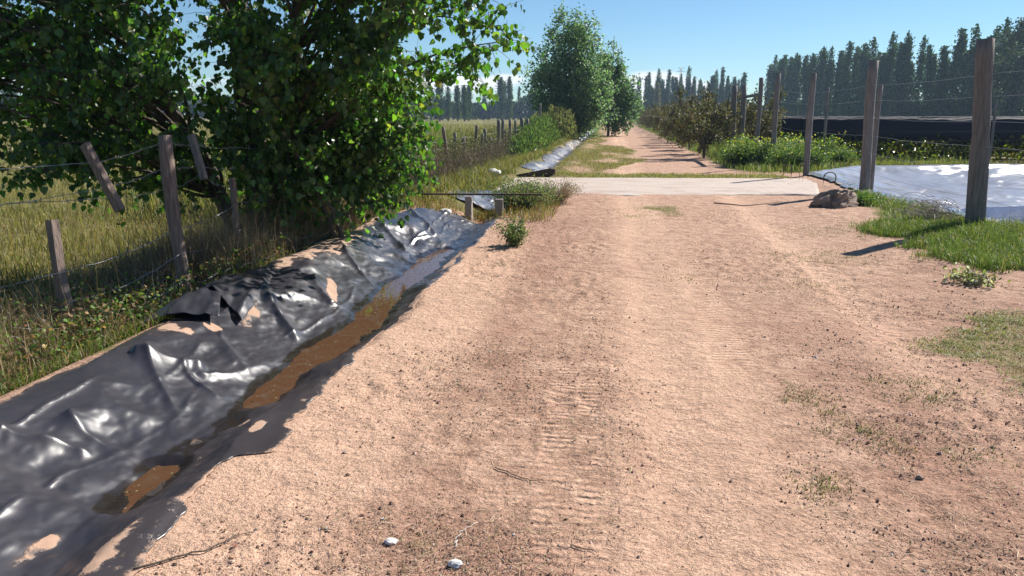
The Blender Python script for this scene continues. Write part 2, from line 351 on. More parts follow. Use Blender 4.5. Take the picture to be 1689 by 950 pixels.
def plastic_mat(name, base, dustc, rough, fine=1., spec=.62):
    m, n, o = newmat(name); tcn = n.nodes.new('ShaderNodeTexCoord'); P = tcn.outputs['Object']
    dust = attr(n, 'dust'); wet = attr(n, 'wet')
    n1 = noise(n, P, 2.2, 6, .6); n2 = noise(n, P, 18, 6, .7); n3 = noise(n, P, 90, 3, .7)
    c = mixc(n, ramp(n, n1, [(.35, (0, 0, 0)), (.75, (1, 1, 1))]), base, tuple(x*1.2+.003 for x in base))
    film = mth(n, 'MULTIPLY', mth(n, 'SUBTRACT', mth(n, 'ADD', mth(n, 'MULTIPLY', n1, .6), mth(n, 'MULTIPLY', n2, .7)), .62), 1.6, clamp=True)
    c = mixc(n, mth(n, 'MULTIPLY', film, .16), c, tuple(x*.5 for x in dustc))
    c = mixc(n, mth(n, 'MULTIPLY', dust, 1.1, clamp=True), c, (.075, .056, .050))
    sp = mth(n, 'MULTIPLY', mth(n, 'SUBTRACT', n3, .70), 9, clamp=True); c = mixc(n, mth(n, 'MULTIPLY', sp, .35), c, dustc)
    d = mth(n, 'MULTIPLY', mth(n, 'SUBTRACT', mth(n, 'ADD', dust, mth(n, 'MULTIPLY', mth(n, 'SUBTRACT', n2, .5), 1.1)), .5), 4.5, clamp=True)
    c = mixc(n, d, c, mixc(n, n3, tuple(x*.55 for x in dustc), tuple(x*1.1 for x in dustc)))
    c = mixc(n, mth(n, 'MULTIPLY', wet, mth(n, 'ADD', .55, mth(n, 'MULTIPLY', n2, .8)), clamp=True), c, (.022, .016, .013))
    p = nd(n, 'ShaderNodeBsdfPrincipled'); n.links.new(c, p.inputs['Base Color'])
    r = mth(n, 'ADD', rough, mth(n, 'MULTIPLY', mth(n, 'SUBTRACT', n1, .5), .12)); r = mth(n, 'ADD', r, mth(n, 'MULTIPLY', film, .06))
    r = mth(n, 'MAXIMUM', r, mth(n, 'MULTIPLY', d, .95)); r = mth(n, 'SUBTRACT', r, mth(n, 'MULTIPLY', wet, rough*.45), clamp=True)
    n.links.new(r, p.inputs['Roughness']); p.inputs['Specular IOR Level'].default_value = spec
    b = bump(n, noise(n, mapping(n, P, (1.6, .8, 1), (0, 0, .6)), 4.5, 3, .45), .10*fine, .018); b = bump(n, n2, .10*fine, .006, b); b = bump(n, d, .5, .012, b)
    n.links.new(b, p.inputs['Normal']); n.links.new(p.outputs[0], o.inputs[0]); return m
M_LINER = plastic_mat('black_plastic', (.030, .029, .037), (.50, .32, .22), .34, .6)
M_PLINER = plastic_mat('silvery_pond_plastic', (.30, .31, .35), (.30, .26, .23), .12, .2, .4)
def water_mat(name, base, rough, bs, bd, scale, stretch=(1, 1, 1), film=None, spec=.5):
    m, n, o = newmat(name); tcn = n.nodes.new('ShaderNodeTexCoord'); P = tcn.outputs['Object']
    p = nd(n, 'ShaderNodeBsdfPrincipled', Roughness=rough, IOR=1.33); p.inputs['Specular IOR Level'].default_value = spec
    if film:
        f = noise(n, P, 7, 6, .7, 1.2); c = mixc(n, ramp(n, f, [(.5, (0, 0, 0)), (.68, (1, 1, 1))]), base, film); n.links.new(c, p.inputs['Base Color'])
        n.links.new(mth(n, 'ADD', rough, mth(n, 'MULTIPLY', mth(n, 'SUBTRACT', f, .5), .5, clamp=True)), p.inputs['Roughness'])
    else: p.inputs['Base Color'].default_value = (*base, 1)
    n.links.new(bump(n, noise(n, mapping(n, P, stretch), scale, 4, .5, .4), bs, bd), p.inputs['Normal']); n.links.new(p.outputs[0], o.inputs[0]); return m
M_MUD = water_mat('muddy_water', (.105, .052, .027), .03, .10, .01, 9, film=(.12, .08, .052))
M_POND = water_mat('pond_water', (.015, .04, .13), .07, .16, .03, 3.0, (1, 2.2, 1), spec=.3)

# ------------------------------------------------------------------ ground sheet
def axis(parts):
    out = []
    for a, b, st in parts: out.append(np.arange(a, b, st))
    return np.concatenate(out)
gx = axis([(-12, -5, .10), (-5, -3.7, .05), (-3.7, -1.4, .028), (-1.4, 3, .03), (3, 6.2, .05), (6.2, 16, .16), (16, 36, .6)])
gx = np.concatenate([-12-np.geomspace(.2, 2500, 42)[::-1], gx, 36+np.geomspace(.8, 2500, 36)])
gy = axis([(1.4, 6, .026), (6, 10, .04), (10, 14, .07), (14, 32, .12), (32, 130, .8)])
gy = np.concatenate([1.4-np.geomspace(.05, 300, 26)[::-1], gy, 130+np.geomspace(1, 4500, 40)])
X, Y = np.meshgrid(gx, gy); Z = T(X, Y)
lin = (box(X, -2.85, -1.98, .05)*box(Y, -3, 11.9, .05)); Z = Z-lin*.03
pdg = pond_d(X, Y); Z = Z-ss(.05, .3, pdg)*.1
veg = ss(-3.05, -3.3, X+.2*fbm(X*2.5, Y*2.5, 4, 80))*(1-.8*box(X, -3.5, -2.9, .15)*(1-ss(3.2, 3.9, Y)))
veg = np.maximum(veg, .8*box(X+.5*fbm(X*1.6, Y*1.6, 4, 81), 3.9, 60, .6)*box(Y+.8*fbm(X*1.4, Y*1.4, 4, 82), 8.7, 11.8, .5))      # green bank by the post
veg = np.maximum(veg, .55*box(X+.6*fbm(X*1.4, Y*1.4, 4, 83), 2.75, 8, .5)*box(Y+.5*fbm(X*1.5, Y*1.5, 4, 84), 5.0, 6.4, .4))
veg = np.maximum(veg, .75*box(X+.3*fbm(X*2, Y, 2, 85), 4.35, 5.5, .25)*box(Y, 11, 16.5, .5))
veg = np.maximum(veg, .85*ss(3.3, 4.1, X+.5*fbm(X*.5, Y*.3, 3, 86))*ss(22.5, 24.5, Y))
veg = np.maximum(veg, ss(12.6, 13.4, Y)*(1-ss(-1.7, -1.1, X+.3*fbm(X, Y, 2, 87))))
veg = np.maximum(veg, (.62+.5*fbm(X*.9, Y*.35, 3, 440))*ss(20.8, 21.6, Y)*(1-ss(-.75, -.2, X-1.5*box(Y+3*fbm(X*.8, Y*.25, 3, 451), 28, 41, 3.5)+.6*fbm(X*.6, Y*.3, 3, 88))))
veg = np.maximum(veg, .62*box(Y+.3*fbm(X, Y, 2, 89), 20.9, 22.2, .5)*box(X, -2, 4.4, .8))
veg = np.maximum(veg, np.clip(tuft_spots(X, Y), 0, 1)*.30)
veg = np.maximum(veg, (.3+.9*fbm(X*3, Y*3, 3, 452))*np.exp(-((X-.85)/.7)**2)*box(Y, 12.6, 14.2, .7))
veg = np.maximum(veg, ss(60, 110, np.abs(X)))
pale = box(X+.25*fbm(Y*.5, X*.8, 3, 90), .28, .60, .42)*(.62+.5*fbm(X*1.2, Y*.6, 3, 92))
pale = np.maximum(pale, .8*box(X, -1.65, -1.15, .35)*(1-ss(8, 12, Y)))
pale = np.maximum(pale, .6*np.exp(-((X-1.95-.03*Y)/.3)**2)*box(Y, 5, 16, 2))
damp = .7*np.exp(-((X+.75)/.6)**2)*np.clip(fbm(X*1.5, Y*1.2, 2, 91)+.6, 0, 1)+.9*ss(.9, 1.6, X)*(1-ss(6, 9, Y))+.7*np.exp(-((X+.9)/.6)**2)*box(Y, 9, 16, 2)
damp = np.maximum(damp*.7, 1.25*clods(X, Y))
tread = 1.*box(X+.03*(Y-3), -.27, -.15, .02)*box(Y, 2.9, 4.6, .6)+.9*box(X+.03*(Y-3), -.10, -.0, .02)*box(Y, 2.7, 4.4, .5)+.25*box(X+.05*(Y-3), -.5, -.33, .04)*box(Y, 3.2, 5.6, .6)+.6*box(X-.25-.02*Y, .35, .6, .03)*box(Y, 5.5, 10, 1)+.5*box(X-1.9-.03*Y, -.12, .12, .03)*box(Y, 6, 14, 1)
ny, nx = X.shape; idx = np.arange(nx*ny).reshape(ny, nx)
Fq = np.stack([idx[:-1, :-1], idx[:-1, 1:], idx[1:, 1:], idx[1:, :-1]], -1).reshape(-1, 4)
G = mesh_np('ground', np.stack([X, Y, Z], -1).reshape(-1, 3), [Fq], {'veg': veg.ravel(), 'pale': np.clip(pale, 0, 1).ravel(), 'tread': np.clip(tread, 0, 1).ravel(), 'damp': np.clip(damp, 0, 1).ravel()})
tag(link('ground', G, ground_mat()), 'sandy reddish farm track and grassy fields to the horizon', kind='structure')

# ------------------------------------------------------------------ sheets (grid between two x edges)
def sheet(name, y0, y1, ny, nx, xl, xr, zf, attrf, mat, parent=None, thick=.004):
    yy = np.linspace(y0, y1, ny); v = np.linspace(0, 1, nx); Yv, Vv = np.meshgrid(yy, v, indexing='ij')
    XL = xl(Yv); XR = xr(Yv); Xv = XL+(XR-XL)*Vv; Zv = zf(Xv, Yv, Vv)
    id_ = np.arange(ny*nx).reshape(ny, nx)
    f = np.stack([id_[:-1, :-1], id_[:-1, 1:], id_[1:, 1:], id_[1:, :-1]], -1).reshape(-1, 4)
    me = mesh_np(name, np.stack([Xv, Yv, Zv], -1).reshape(-1, 3), [f], {k: g.ravel() for k, g in attrf(Xv, Yv, Vv).items()})
    o = link(name, me, mat, parent)
    if thick: md = o.modifiers.new('solid', 'SOLIDIFY'); md.thickness = thick; md.offset = -1
    return o
def lx_l(y): return np.interp(y, [1, 4.0, 4.9, 5.6, 6.6, 7.6, 8.4, 9.6, 11, 12.0, 12.5], [-2.98, -3.03, -3.05, -3.12, -3.25, -3.25, -3.3, -3.28, -3.12, -2.85, -2.45])+.05*fbm(y*2.1, y*0, 3, 100)+.015*fbm(y*9, y*0+3, 2, 101)
def lx_r(y): return -1.70+.07*fbm(y*1.5, y*0+1, 3, 102)+.05*np.abs(fbm(y*6, y*0+5, 3, 103))+.10*box(y, 3.4, 3.65, .08)-.09*box(y, 2.9, 3.3, .12)
def liner_z(x, y, v):
    u = x-canal_c(y)
    amp = np.clip(.25+1.1*ss(-.16, -.45, u), 0, 1)*(1-.8*ss(.0, .06, -(v-.06)))
    amp = np.where(u > 0, .18+.25*ss(0, .3, u), amp)
    # long folds run down the bank, plus pillowy bulges and sharp creases
    a = (x*.75+y*.65); b = (-x*.65+y*.75)
    wr = .060*(ridge(a*1.0+.6*fbm(x*2, y*2, 2, 111), b*1.5, 110, 1)-.5)+.034*fbm(a*1.9, b*1.9, 2, 112)+.024*(ridge(a*2.2+1.4*fbm(x*1.5, y*1.5, 2, 115), b*4.6, 113, 1)-.5)+.016*(ridge(x*3.5+1.2*fbm(x*3, y*3, 2, 117), y*2.6, 116, 1)-.5)+.004*(ridge(a*9+fbm(x*5, y*5, 2, 119), b*6, 118, 2)-.5)
    for (x0, y0, x1, y1, h, wd) in [(-2.95, 3.1, -2.45, 3.25, .04, .05), (-2.75, 2.45, -2.35, 2.95, -.03, .04), (-2.9, 4.5, -2.3, 3.75, .03, .035), (-2.7, 3.45, -2.3, 3.35, .045, .06), (-2.5, 4.35, -2.25, 4.9, .035, .03), (-2.75, 5.15, -2.3, 4.6, .03, .04), (-2.85, 4.25, -2.5, 4.45, .05, .07),
                                    (-2.9, 6.2, -2.35, 5.5, .05, .05), (-2.7, 6.9, -2.4, 6.4, .05, .06), (-2.95, 8.3, -2.3, 7.4, .04, .035), (-2.6, 8.3, -2.35, 8.9, -.04, .05), (-3.0, 10.0, -2.35, 9.1, .05, .06), (-2.95, 11.4, -2.2, 10.1, .05, .05), (-2.6, 5.75, -2.45, 5.3, -.04, .03), (-2.6, 4.4, -2.3, 4.15, .03, .02)]:
        dx, dy = x1-x0, y1-y0; Ln = math.hypot(dx, dy); t = ((x-x0)*dx+(y-y0)*dy)/Ln**2; d = (-(x-x0)*dy+(y-y0)*dx)/Ln+.03*np.sin(t*5)
        wr = wr+h*np.exp(-np.abs(d/wd)**1.3)*box(t, .08, .92, .12)
    for k_, (u0, h_) in enumerate([(-.30, .020), (-.46, .016), (-.60, .022), (-.74, .015)]):
        dd = u-u0-.16*fbm(y*.8+k_*3, y*0+k_, 3, 470+k_); wr = wr+h_*np.exp(-(np.abs(dd)/.014)**1.2)*ss(.35, .6, vnoise(y*.9+k_*5, y*0+k_, 480))
    z = T(x, y)+.014+amp*(wr+.012)
    z = z+.045*ss(.10, .45, -(u+.25))*box(y, 6.5, 11.6, 1)
    edge = ss(.07, 0, v)+ss(.95, 1, v); z = np.maximum(z, T(x, y)+.006)*(1-edge)+edge*(T(x, y)+.007)
    k = 1-ss(.06, .17, np.abs(u)); z = z*(1-k)+k*(T(x, y)+.012)
    return z
def liner_attr(x, y, v):
    u = x-canal_c(y); d = np.zeros_like(x)
    for (a, b, ra, rb, rot) in [(-2.16, 3.67, .03, .05, 0), (-2.06, 3.16, .035, .13, .3), (-1.8, 3.69, .025, .06, 0), (-1.82, 2.35, .04, .25, .1), (-2.93, 4.85, .10, .16, 0), (-2.80, 5.62, .10, .22, .35), (-3.03, 7.9, .17, 1.0, 0), (-2.53, 6.83, .04, .35, .4), (-1.70, 6.9, .05, .5, 0), (-2.78, 5.1, .05, .05, 0), (-1.78, 8.8, .06, .6, 0), (-3.13, 9.9, .09, .8, 0), (-2.2, 2.55, .03, .1, 0), (-2.0, 3.9, .02, .06, 0)]:
        X_ = x-a; Y_ = y-b; cr, sr = cos(rot), sin(rot); X2 = X_*cr+Y_*sr; Y2 = -X_*sr+Y_*cr
        q = (X2/ra)**2+(Y2/rb)**2; d = np.maximum(d, 1.1-q*.55+1.1*fbm(x*11, y*8, 4, 120))
    d = np.maximum(d, ss(.02, .1, u)*(.26+.30*fbm(x*6+y*2, y*1.6, 4, 127)))
    d = np.maximum(d, .62*ss(.94, 1, v)+.5*fbm(x*7, y*3, 3, 121)*ss(.8, 1, v))
    d = np.maximum(d, .55*ss(.05, 0, v)+.2*fbm(x*5, y*5, 2, 122)*ss(.1, 0, v))
    wet = 1-ss(-.106, -.100, T(x, y)+.010*fbm(x*8, y*8, 3, 124))
    return {'dust': np.clip(d, 0, 1), 'wet': wet}
root = empty('canal_liner', (0, 0, 0))
tag(root, 'wrinkled black plastic sheet lining the irrigation ditch left of the track', 'plastic sheet')
sheet('sheet', 1.5, 12.35, 900, 130, lx_l, lx_r, liner_z, liner_attr, M_LINER, root)
# folded flaps of spare sheet thrown back over the bank
def patch(name, pts, nu, nv, mat, parent, sag=0, wr=.01, thick=.005, seed=0, extra=None):
    """bilinear patch from 4 corners"""
    p00, p10, p11, p01 = [np.array(q, float) for q in pts]; u = np.linspace(0, 1, nu); v = np.linspace(0, 1, nv); U, V = np.meshgrid(u, v, indexing='ij')
    P = (p00*((1-U)*(1-V))[..., None]+p10*(U*(1-V))[..., None]+p11*(U*V)[..., None]+p01*((1-U)*V)[..., None])
    P[..., 2] += sag*np.sin(pi*U)*np.sin(pi*V)+wr*fbm(U*3+seed, V*2.5, 3, 130+seed)+wr*.6*(ridge(U*4, V*3, 140+seed, 2)-.5)
    if extra: P = extra(P, U, V)
    P[..., 2] += T(P[..., 0], P[..., 1])+.03
    id_ = np.arange(nu*nv).reshape(nu, nv); f = np.stack([id_[:-1, :-1], id_[1:, :-1], id_[1:, 1:], id_[:-1, 1:]], -1).reshape(-1, 4)
    zz = np.zeros(nu*nv); me = mesh_np(name, P.reshape(-1, 3), [f], {'dust': zz, 'wet': zz}); o = link(name, me, mat, parent)
    md = o.modifiers.new('solid', 'SOLIDIFY'); md.thickness = thick; md.offset = 0; return o
def curl(P, U, V):
    P[..., 2] += .02*np.sin(V*pi); return P
fl = empty('liner_flap', (0, 0, 0)); tag(fl, 'pointed flap of black plastic folded back beside the thick fence post', 'plastic sheet', 'loose black plastic flaps')
patch('fold', [(-3.30, 4.92, .035), (-2.76, 5.17, .045), (-3.12, 5.95, .02), (-3.46, 6.25, .01)], 60, 60, M_LINER, fl, .05, .035, .003, 1, curl)
fl = empty('liner_flap', (0, 0, 0)); tag(fl, 'stiff raised flap of black plastic with a dark open mouth, above the sand patch', 'plastic sheet', 'loose black plastic flaps')
patch('fold', [(-3.30, 5.85, .13), (-2.68, 5.35, .0), (-2.90, 6.7, .0), (-3.40, 7.2, .01)], 60, 60, M_LINER, fl, .03, .05, .003, 3)
fl = empty('liner_flap', (0, 0, 0)); tag(fl, 'small crumpled end of black plastic beside the row of short wooden slats', 'plastic sheet', 'loose black plastic flaps')
patch('fold', [(-3.50, 8.0, .01), (-3.25, 7.9, .02), (-3.28, 9.1, .03), (-3.50, 9.2, .02)], 50, 50, M_LINER, fl, .04, .05, .003, 5)
# muddy water in the ditch
def wl(y): return canal_c(y)-.32
def wr_(y): return canal_c(y)+.34
sheet('ditch_water', 1.6, 12.6, 300, 12, wl, wr_, lambda x, y, v: 0*x-.1155, lambda x, y, v: {}, M_MUD, None, 0)
bpy.data.objects['ditch_water']['kind'] = 'structure'; bpy.data.objects['ditch_water']['label'] = 'muddy orange brown water standing in the lined ditch'
mb = MB(); m = 900; y_ = rng.uniform(2.9, 10, m); x_ = canal_c(y_)+rng.normal(0, .09, m); k = T(x_, y_) < -.118; x_, y_ = x_[k], y_[k]; m = len(x_)
leaf_faces(mb, np.stack([x_, y_, np.full(m, -.1135)], 1), np.stack([rng.normal(0, 1, m), rng.normal(0, 1, m), np.zeros(m)], 1), rng.uniform(.004, .016, m), mixcols([(.40, .33, .22), (.12, .09, .05), (.25, .25, .12)], m), .5, False, 0)
tag(link('floating_debris', mb.mesh('floating_debris', False), M_DRY), 'bits of straw and scum floating on the ditch water', 'litter', kind='stuff')
# far lined ditch beyond the slab
def fx_l(y): return -2.5+.35*fbm(y*.9, y*0, 4, 150)
def fx_r(y): return -1.72+.30*fbm(y*1.1, y*0+4, 4, 151)
def fz(x, y, v): return T(x, y)+.02+.20*(ridge(x*2.6+1.3*fbm(x, y, 2, 152), y*1.3, 153, 3)-.5)*np.sin(pi*np.clip(v, .04, .96))
zero = lambda x, y, v: {'dust': .45+.55*fbm(x*2.5, y*1.1, 3, 155), 'wet': 0*x}
M_FLINER = plastic_mat('pale_blue_grey_plastic', (.12, .13, .16), (.40, .33, .24), .33, 1.)
tag(sheet('canal_liner', 23.6, 110, 500, 24, fx_l, fx_r, fz, zero, M_FLINER, None, 0), 'long pale grey strip of plastic ditch lining running beside the track beyond the slab', 'plastic sheet')
tag(sheet('canal_liner', 13.9, 16.4, 90, 40, lambda y: -2.95+.1*fbm(y*3, y*0, 2, 156), lambda y: -1.72+.06*fbm(y*4, y*0, 2, 157), lambda x, y, v: T(x, y)+.03+.14*(ridge(x*2.6+.4*fbm(x*2, y*2, 2, 158), y*1.4, 159, 3)-.4)*np.sin(pi*v), lambda x, y, v: {'dust': .3*fbm(x*3, y*3, 3, 160)+.05, 'wet': 0*x}, M_FLINER, None, 0),
    'crumpled blue grey plastic lining between the small sluice and the slab', 'plastic sheet')

# ------------------------------------------------------------------ pond
xx = np.concatenate([np.arange(5.0, 12, .06), np.arange(12, 35, .18)]); yy = np.arange(10.9, 30, .06)
Xp, Yp = np.meshgrid(xx, yy); pd = pond_d(Xp, Yp)
a = Xp*.8+Yp*.6; b = -Xp*.6+Yp*.8
zt = T(Xp, Yp)
wrp = .13*(ridge(Xp*.35+.6*fbm(Xp, Yp, 2, 170), Yp*1.0, 171, 1)-.5)+.05*(ridge(Xp*.9+.6*fbm(Xp, Yp, 2, 177), Yp*2.6, 178, 2)-.5)+.06*fbm(a*.9, b*1.6, 3, 172)+.05*(ridge(a*.9, b*2.3+.5*fbm(Xp*.6, Yp*.6, 2, 174), 173, 3)-.5)
Zp = zt+.10*ss(-.1, .3, pd)+.02+.68*wrp*ss(-.3, .6, pd)+.03*np.exp(-(pd/.3)**2)
keep = pd > -.22+.10*fbm(Xp*1.1, Yp*1.1, 3, 175)
nyp, nxp = Xp.shape; ip = np.arange(nxp*nyp).reshape(nyp, nxp)
fq = np.stack([ip[:-1, :-1], ip[:-1, 1:], ip[1:, 1:], ip[1:, :-1]], -1).reshape(-1, 4)
kk = keep.ravel(); fq = fq[kk[fq].all(1)]
used = np.unique(fq); remap = np.full(nxp*nyp, -1); remap[used] = np.arange(len(used))
me = mesh_np('pond_liner', np.stack([Xp, Yp, Zp], -1).reshape(-1, 3)[used], [remap[fq]], {'dust': np.clip(.55*np.exp(-((pd+.15)/.14)**2)+.3*fbm(Xp*2, Yp*2, 3, 176), 0, 1).ravel()[used], 'wet': np.zeros(len(used))})
tag(link('pond_liner', me, M_PLINER), 'silvery wrinkled plastic lining on the banks of the pond behind the post fence', 'plastic sheet')
wx = np.arange(5.4, 34, .3); wy = np.arange(11.5, 29, .3); Xw, Yw = np.meshgrid(wx, wy); iw = np.arange(Xw.size).reshape(Xw.shape)
fw = np.stack([iw[:-1, :-1], iw[:-1, 1:], iw[1:, 1:], iw[1:, :-1]], -1).reshape(-1, 4)
okw = pond_d(Xw, Yw).ravel() > .5; fw = fw[okw[fw].all(1)]
me = mesh_np('pond_water', np.stack([Xw, Yw, 0*Xw-.80], -1).reshape(-1, 3), [fw])
tag(link('pond_water', me, M_POND), 'blue rippled pond water', kind='structure')

# ------------------------------------------------------------------ concrete slab crossing, sluice
def slab_mat():
    m, n, o = newmat('dusty_concrete'); tcn = n.nodes.new('ShaderNodeTexCoord'); P = tcn.outputs['Object']
    n1 = noise(n, mapping(n, P, (.6, 1.6, 1)), 1.6, 6, .6); n2 = noise(n, P, 30, 5, .7)
    n3 = noise(n, mapping(n, P, (.5, 1.3, 1)), 3.2, 6, .7)
    c = ramp(n, n1, [(.3, (.38, .29, .235)), (.55, (.50, .42, .355)), (.8, (.42, .31, .24))])
    c = mixc(n, ramp(n, n3, [(.52, (0, 0, 0)), (.68, (.8, .8, .8))]), c, (.48, .32, .23))
    c = mixc(n, 1., c, ramp(n, n2, [(.3, (.8, .8, .8)), (.7, (1.1, 1.1, 1.1))]), 'MULTIPLY')
    p = nd(n, 'ShaderNodeBsdfPrincipled', Roughness=.9); n.links.new(c, p.inputs['Base Color']); n.links.new(bump(n, n2, .4, .01), p.inputs['Normal']); n.links.new(p.outputs[0], o.inputs[0]); return m
nxs, nys = 120, 60; us, vs = np.meshgrid(np.linspace(0, 1, nxs), np.linspace(0, 1, nys), indexing='ij')
yl = 16.35+.75*us*.6+.28*fbm(us*7, us*0, 4, 180); yh = 20.55+.55*us
xl_ = -2.55+.05*fbm(vs*6, vs*0, 2, 181); xr_ = np.where(True, 4.25+1.0*vs, 0)
Xs = xl_+(xr_-xl_)*us; Ys = yl+(yh-yl)*vs
edge = np.minimum(np.minimum(us*7.5, (1-us)*7), np.minimum(vs, 1-vs)*4)
Zs = np.maximum(T(Xs, Ys), -.03)*0+.022+.004*fbm(Xs*2, Ys*2, 3, 182)-.09*(1-ss(0, .02, edge))-.028*ss(.30, 0, vs+.25*fbm(Xs*1.2, Ys*1.5, 3, 183))*box(us, .12, .85, .1)
isd = np.arange(nxs*nys).reshape(nxs, nys); fs = np.stack([isd[:-1, :-1], isd[1:, :-1], isd[1:, 1:], isd[:-1, 1:]], -1).reshape(-1, 4)
o = link('concrete_slab', mesh_np('concrete_slab', np.stack([Xs, Ys, Zs], -1).reshape(-1, 3), [fs]), slab_mat())
md = o.modifiers.new('solid', 'SOLIDIFY'); md.thickness = .14; md.offset = -1
tag(o, 'dusty pale concrete slab crossing the track over the ditch', 'slab')
def rock(name, loc, r, mat, label, cat, group=None, flat=.7, seed=0, rough=.35, sub=3, parent=None):
    import bmesh
    bm = bmesh.new(); bmesh.ops.create_icosphere(bm, subdivisions=sub, radius=1)
    co = np.array([v.co[:] for v in bm.verts]); s = seed*3.7
    k = 1+rough*fbm(co[:, 0]*1.3+s+co[:, 2], co[:, 1]*1.3+co[:, 2]*.7, 3, 200+seed)+rough*.35*fbm(co[:, 0]*4+co[:, 2]*3+s, co[:, 1]*4-co[:, 2]*2, 3, 230+seed)
    for v, q, c in zip(bm.verts, k, co): v.co = (c[0]*q*r[0], c[1]*q*r[1], c[2]*q*r[2])
    me = bpy.data.meshes.new(name); bm.to_mesh(me); bm.free()
    for p in me.polygons: p.use_smooth = False if sub < 3 else True
    o = link(name, me, mat, parent, loc); o.rotation_euler = (0, 0, s)
    if label: tag(o, label, cat, group)
    return o
sg = empty('sluice_gate', (-2.1, 12.7, 0)); tag(sg, 'small concrete sluice with two short piers and a dark steel bar across the ditch', 'sluice')
for k, (px_, h_) in enumerate([(-2.30, .31), (-1.80, .27)]):
    mb = MB(); z0 = -.25
    mb.box((px_+2.1, 0, (h_+z0)/2), (.055+.01*k, .07, (h_-z0)/2), .1*k); o = link('pier', mb.mesh('pier', False), M_CONC, sg); bevel(o, .012, 2)
mb = MB(); mb.box((.98-.55, .04, .325), (1.12, .018, .013), .06); link('crossbar', mb.mesh('crossbar', False), M_RUST, sg).location = (-.55, 0, .012)
# steel wedge plate beyond the slab
mb = MB(); V = np.array([(-2.5, 20.9, .0), (-1.5, 21.0, .0), (-1.48, 21.0, .20), (-1.62, 21.0, .23), (-2.5, 20.9, .06)]); V2 = V+np.array([.02, .09, 0])
mb.add(np.concatenate([V, V2]), [np.array([[0, 1, 2, 3]]), np.array([[5, 8, 7, 6]]), np.array([[0, 3, 4, 4]])[:, :3], np.array([[5, 9, 8]]), np.array([[0, 5, 6, 1], [1, 6, 7, 2], [2, 7, 8, 3], [3, 8, 9, 4], [4, 9, 5, 0]])])
tag(link('gate_plate', mb.mesh('gate_plate', False), M_RUST), 'rusty brown wedge shaped steel plate lying at the far left edge of the slab', 'steel plate')
rock('earth_lump', (3.92, 14.35, .09), (.34, .26, .24), M_ROCK, 'crumbly lump of brown earth and rubble by the near right corner of the slab', 'rubble', seed=1, rough=.9, sub=5)
rock('white_stone', (-2.60, 12.25, .10), (.11, .09, .06), M_WHITE, 'smooth pale stone at the far end of the black plastic', 'stone', seed=2)
rock('concrete_lump', (-1.72, 16.1, .09), (.26, .18, .16), M_CONC, 'mossy broken concrete lump at the near left corner of the slab', 'rubble', seed=3, rough=.5)
rock('pale_stone', (-3.05, 20.6, .14), (.22, .16, .09), M_WHITE, 'pale flat stone in the grass left of the ditch before the rusty plate', 'stone', seed=4)
for k, (x, y, r, lb) in enumerate([(-.80, 2.66, .022, 'grey white chip of rubble in the near left of the sand'), (-.52, 2.54, .026, 'nearest white scrap lying in the sand at the bottom of the picture'), (-.88, 2.83, .009, 'tiny white crumb just left of the grey white chip'),
                               (-.34, 2.78, .008, 'small curved white fragment right of the nearest white scrap'), (-.36, 6.9, .012, 'small pale pebble in the middle of the track'), (-1.3, 3.2, .007, 'tiny pale pebble near the right edge of the black plastic')]):
    rock('white_chip', (x, y, float(T(x, y))+r*.3), (r, r*.8, r*.45), M_WHITE, lb, 'stone', seed=5+k, rough=.7, sub=2)
for k, (x, y, r, lb) in enumerate([(1.41, 3.47, .016, 'dark pebble on the right half of the sand'), (2.5, 4.45, .02, 'reddish clod at the right edge of the sand'), (-1.25, 3.45, .013, 'small brown clod left of the tyre marks')]):
    rock('clod', (x, y, float(T(x, y))+r*.3), (r, r*.8, r*.6), M_ROCK, lb, 'clod', seed=15+k, rough=.6, sub=2)
# rebar hoops
def hoop(x, y, w_, h_, lb, rz=.3):
    t = np.linspace(0, pi, 9); c = np.stack([-np.cos(t)*w_/2, 0*t, h_-w_*.35+np.sin(t)*w_*.35], 1)
    P = np.concatenate([[(-w_/2, 0, 0)], c, [(w_/2, 0, 0)]]); mb = MB().tube(P, .013, 6)
    o = link('steel_hoop', mb.mesh('steel_hoop'), M_RUST, None, (x, y, .0)); o.rotation_euler = (0, .05, rz); tag(o, lb, 'steel hoop', 'bent steel bars at the slab corner')
hoop(4.30, 20.3, .22, .40, 'left bent steel bar standing at the right end of the slab')
hoop(4.55, 19.9, .16, .46, 'middle bent steel bar standing at the right end of the slab', .8)
hoop(4.95, 18.9, .30, .33, 'right bent steel bar beside the pond corner post')

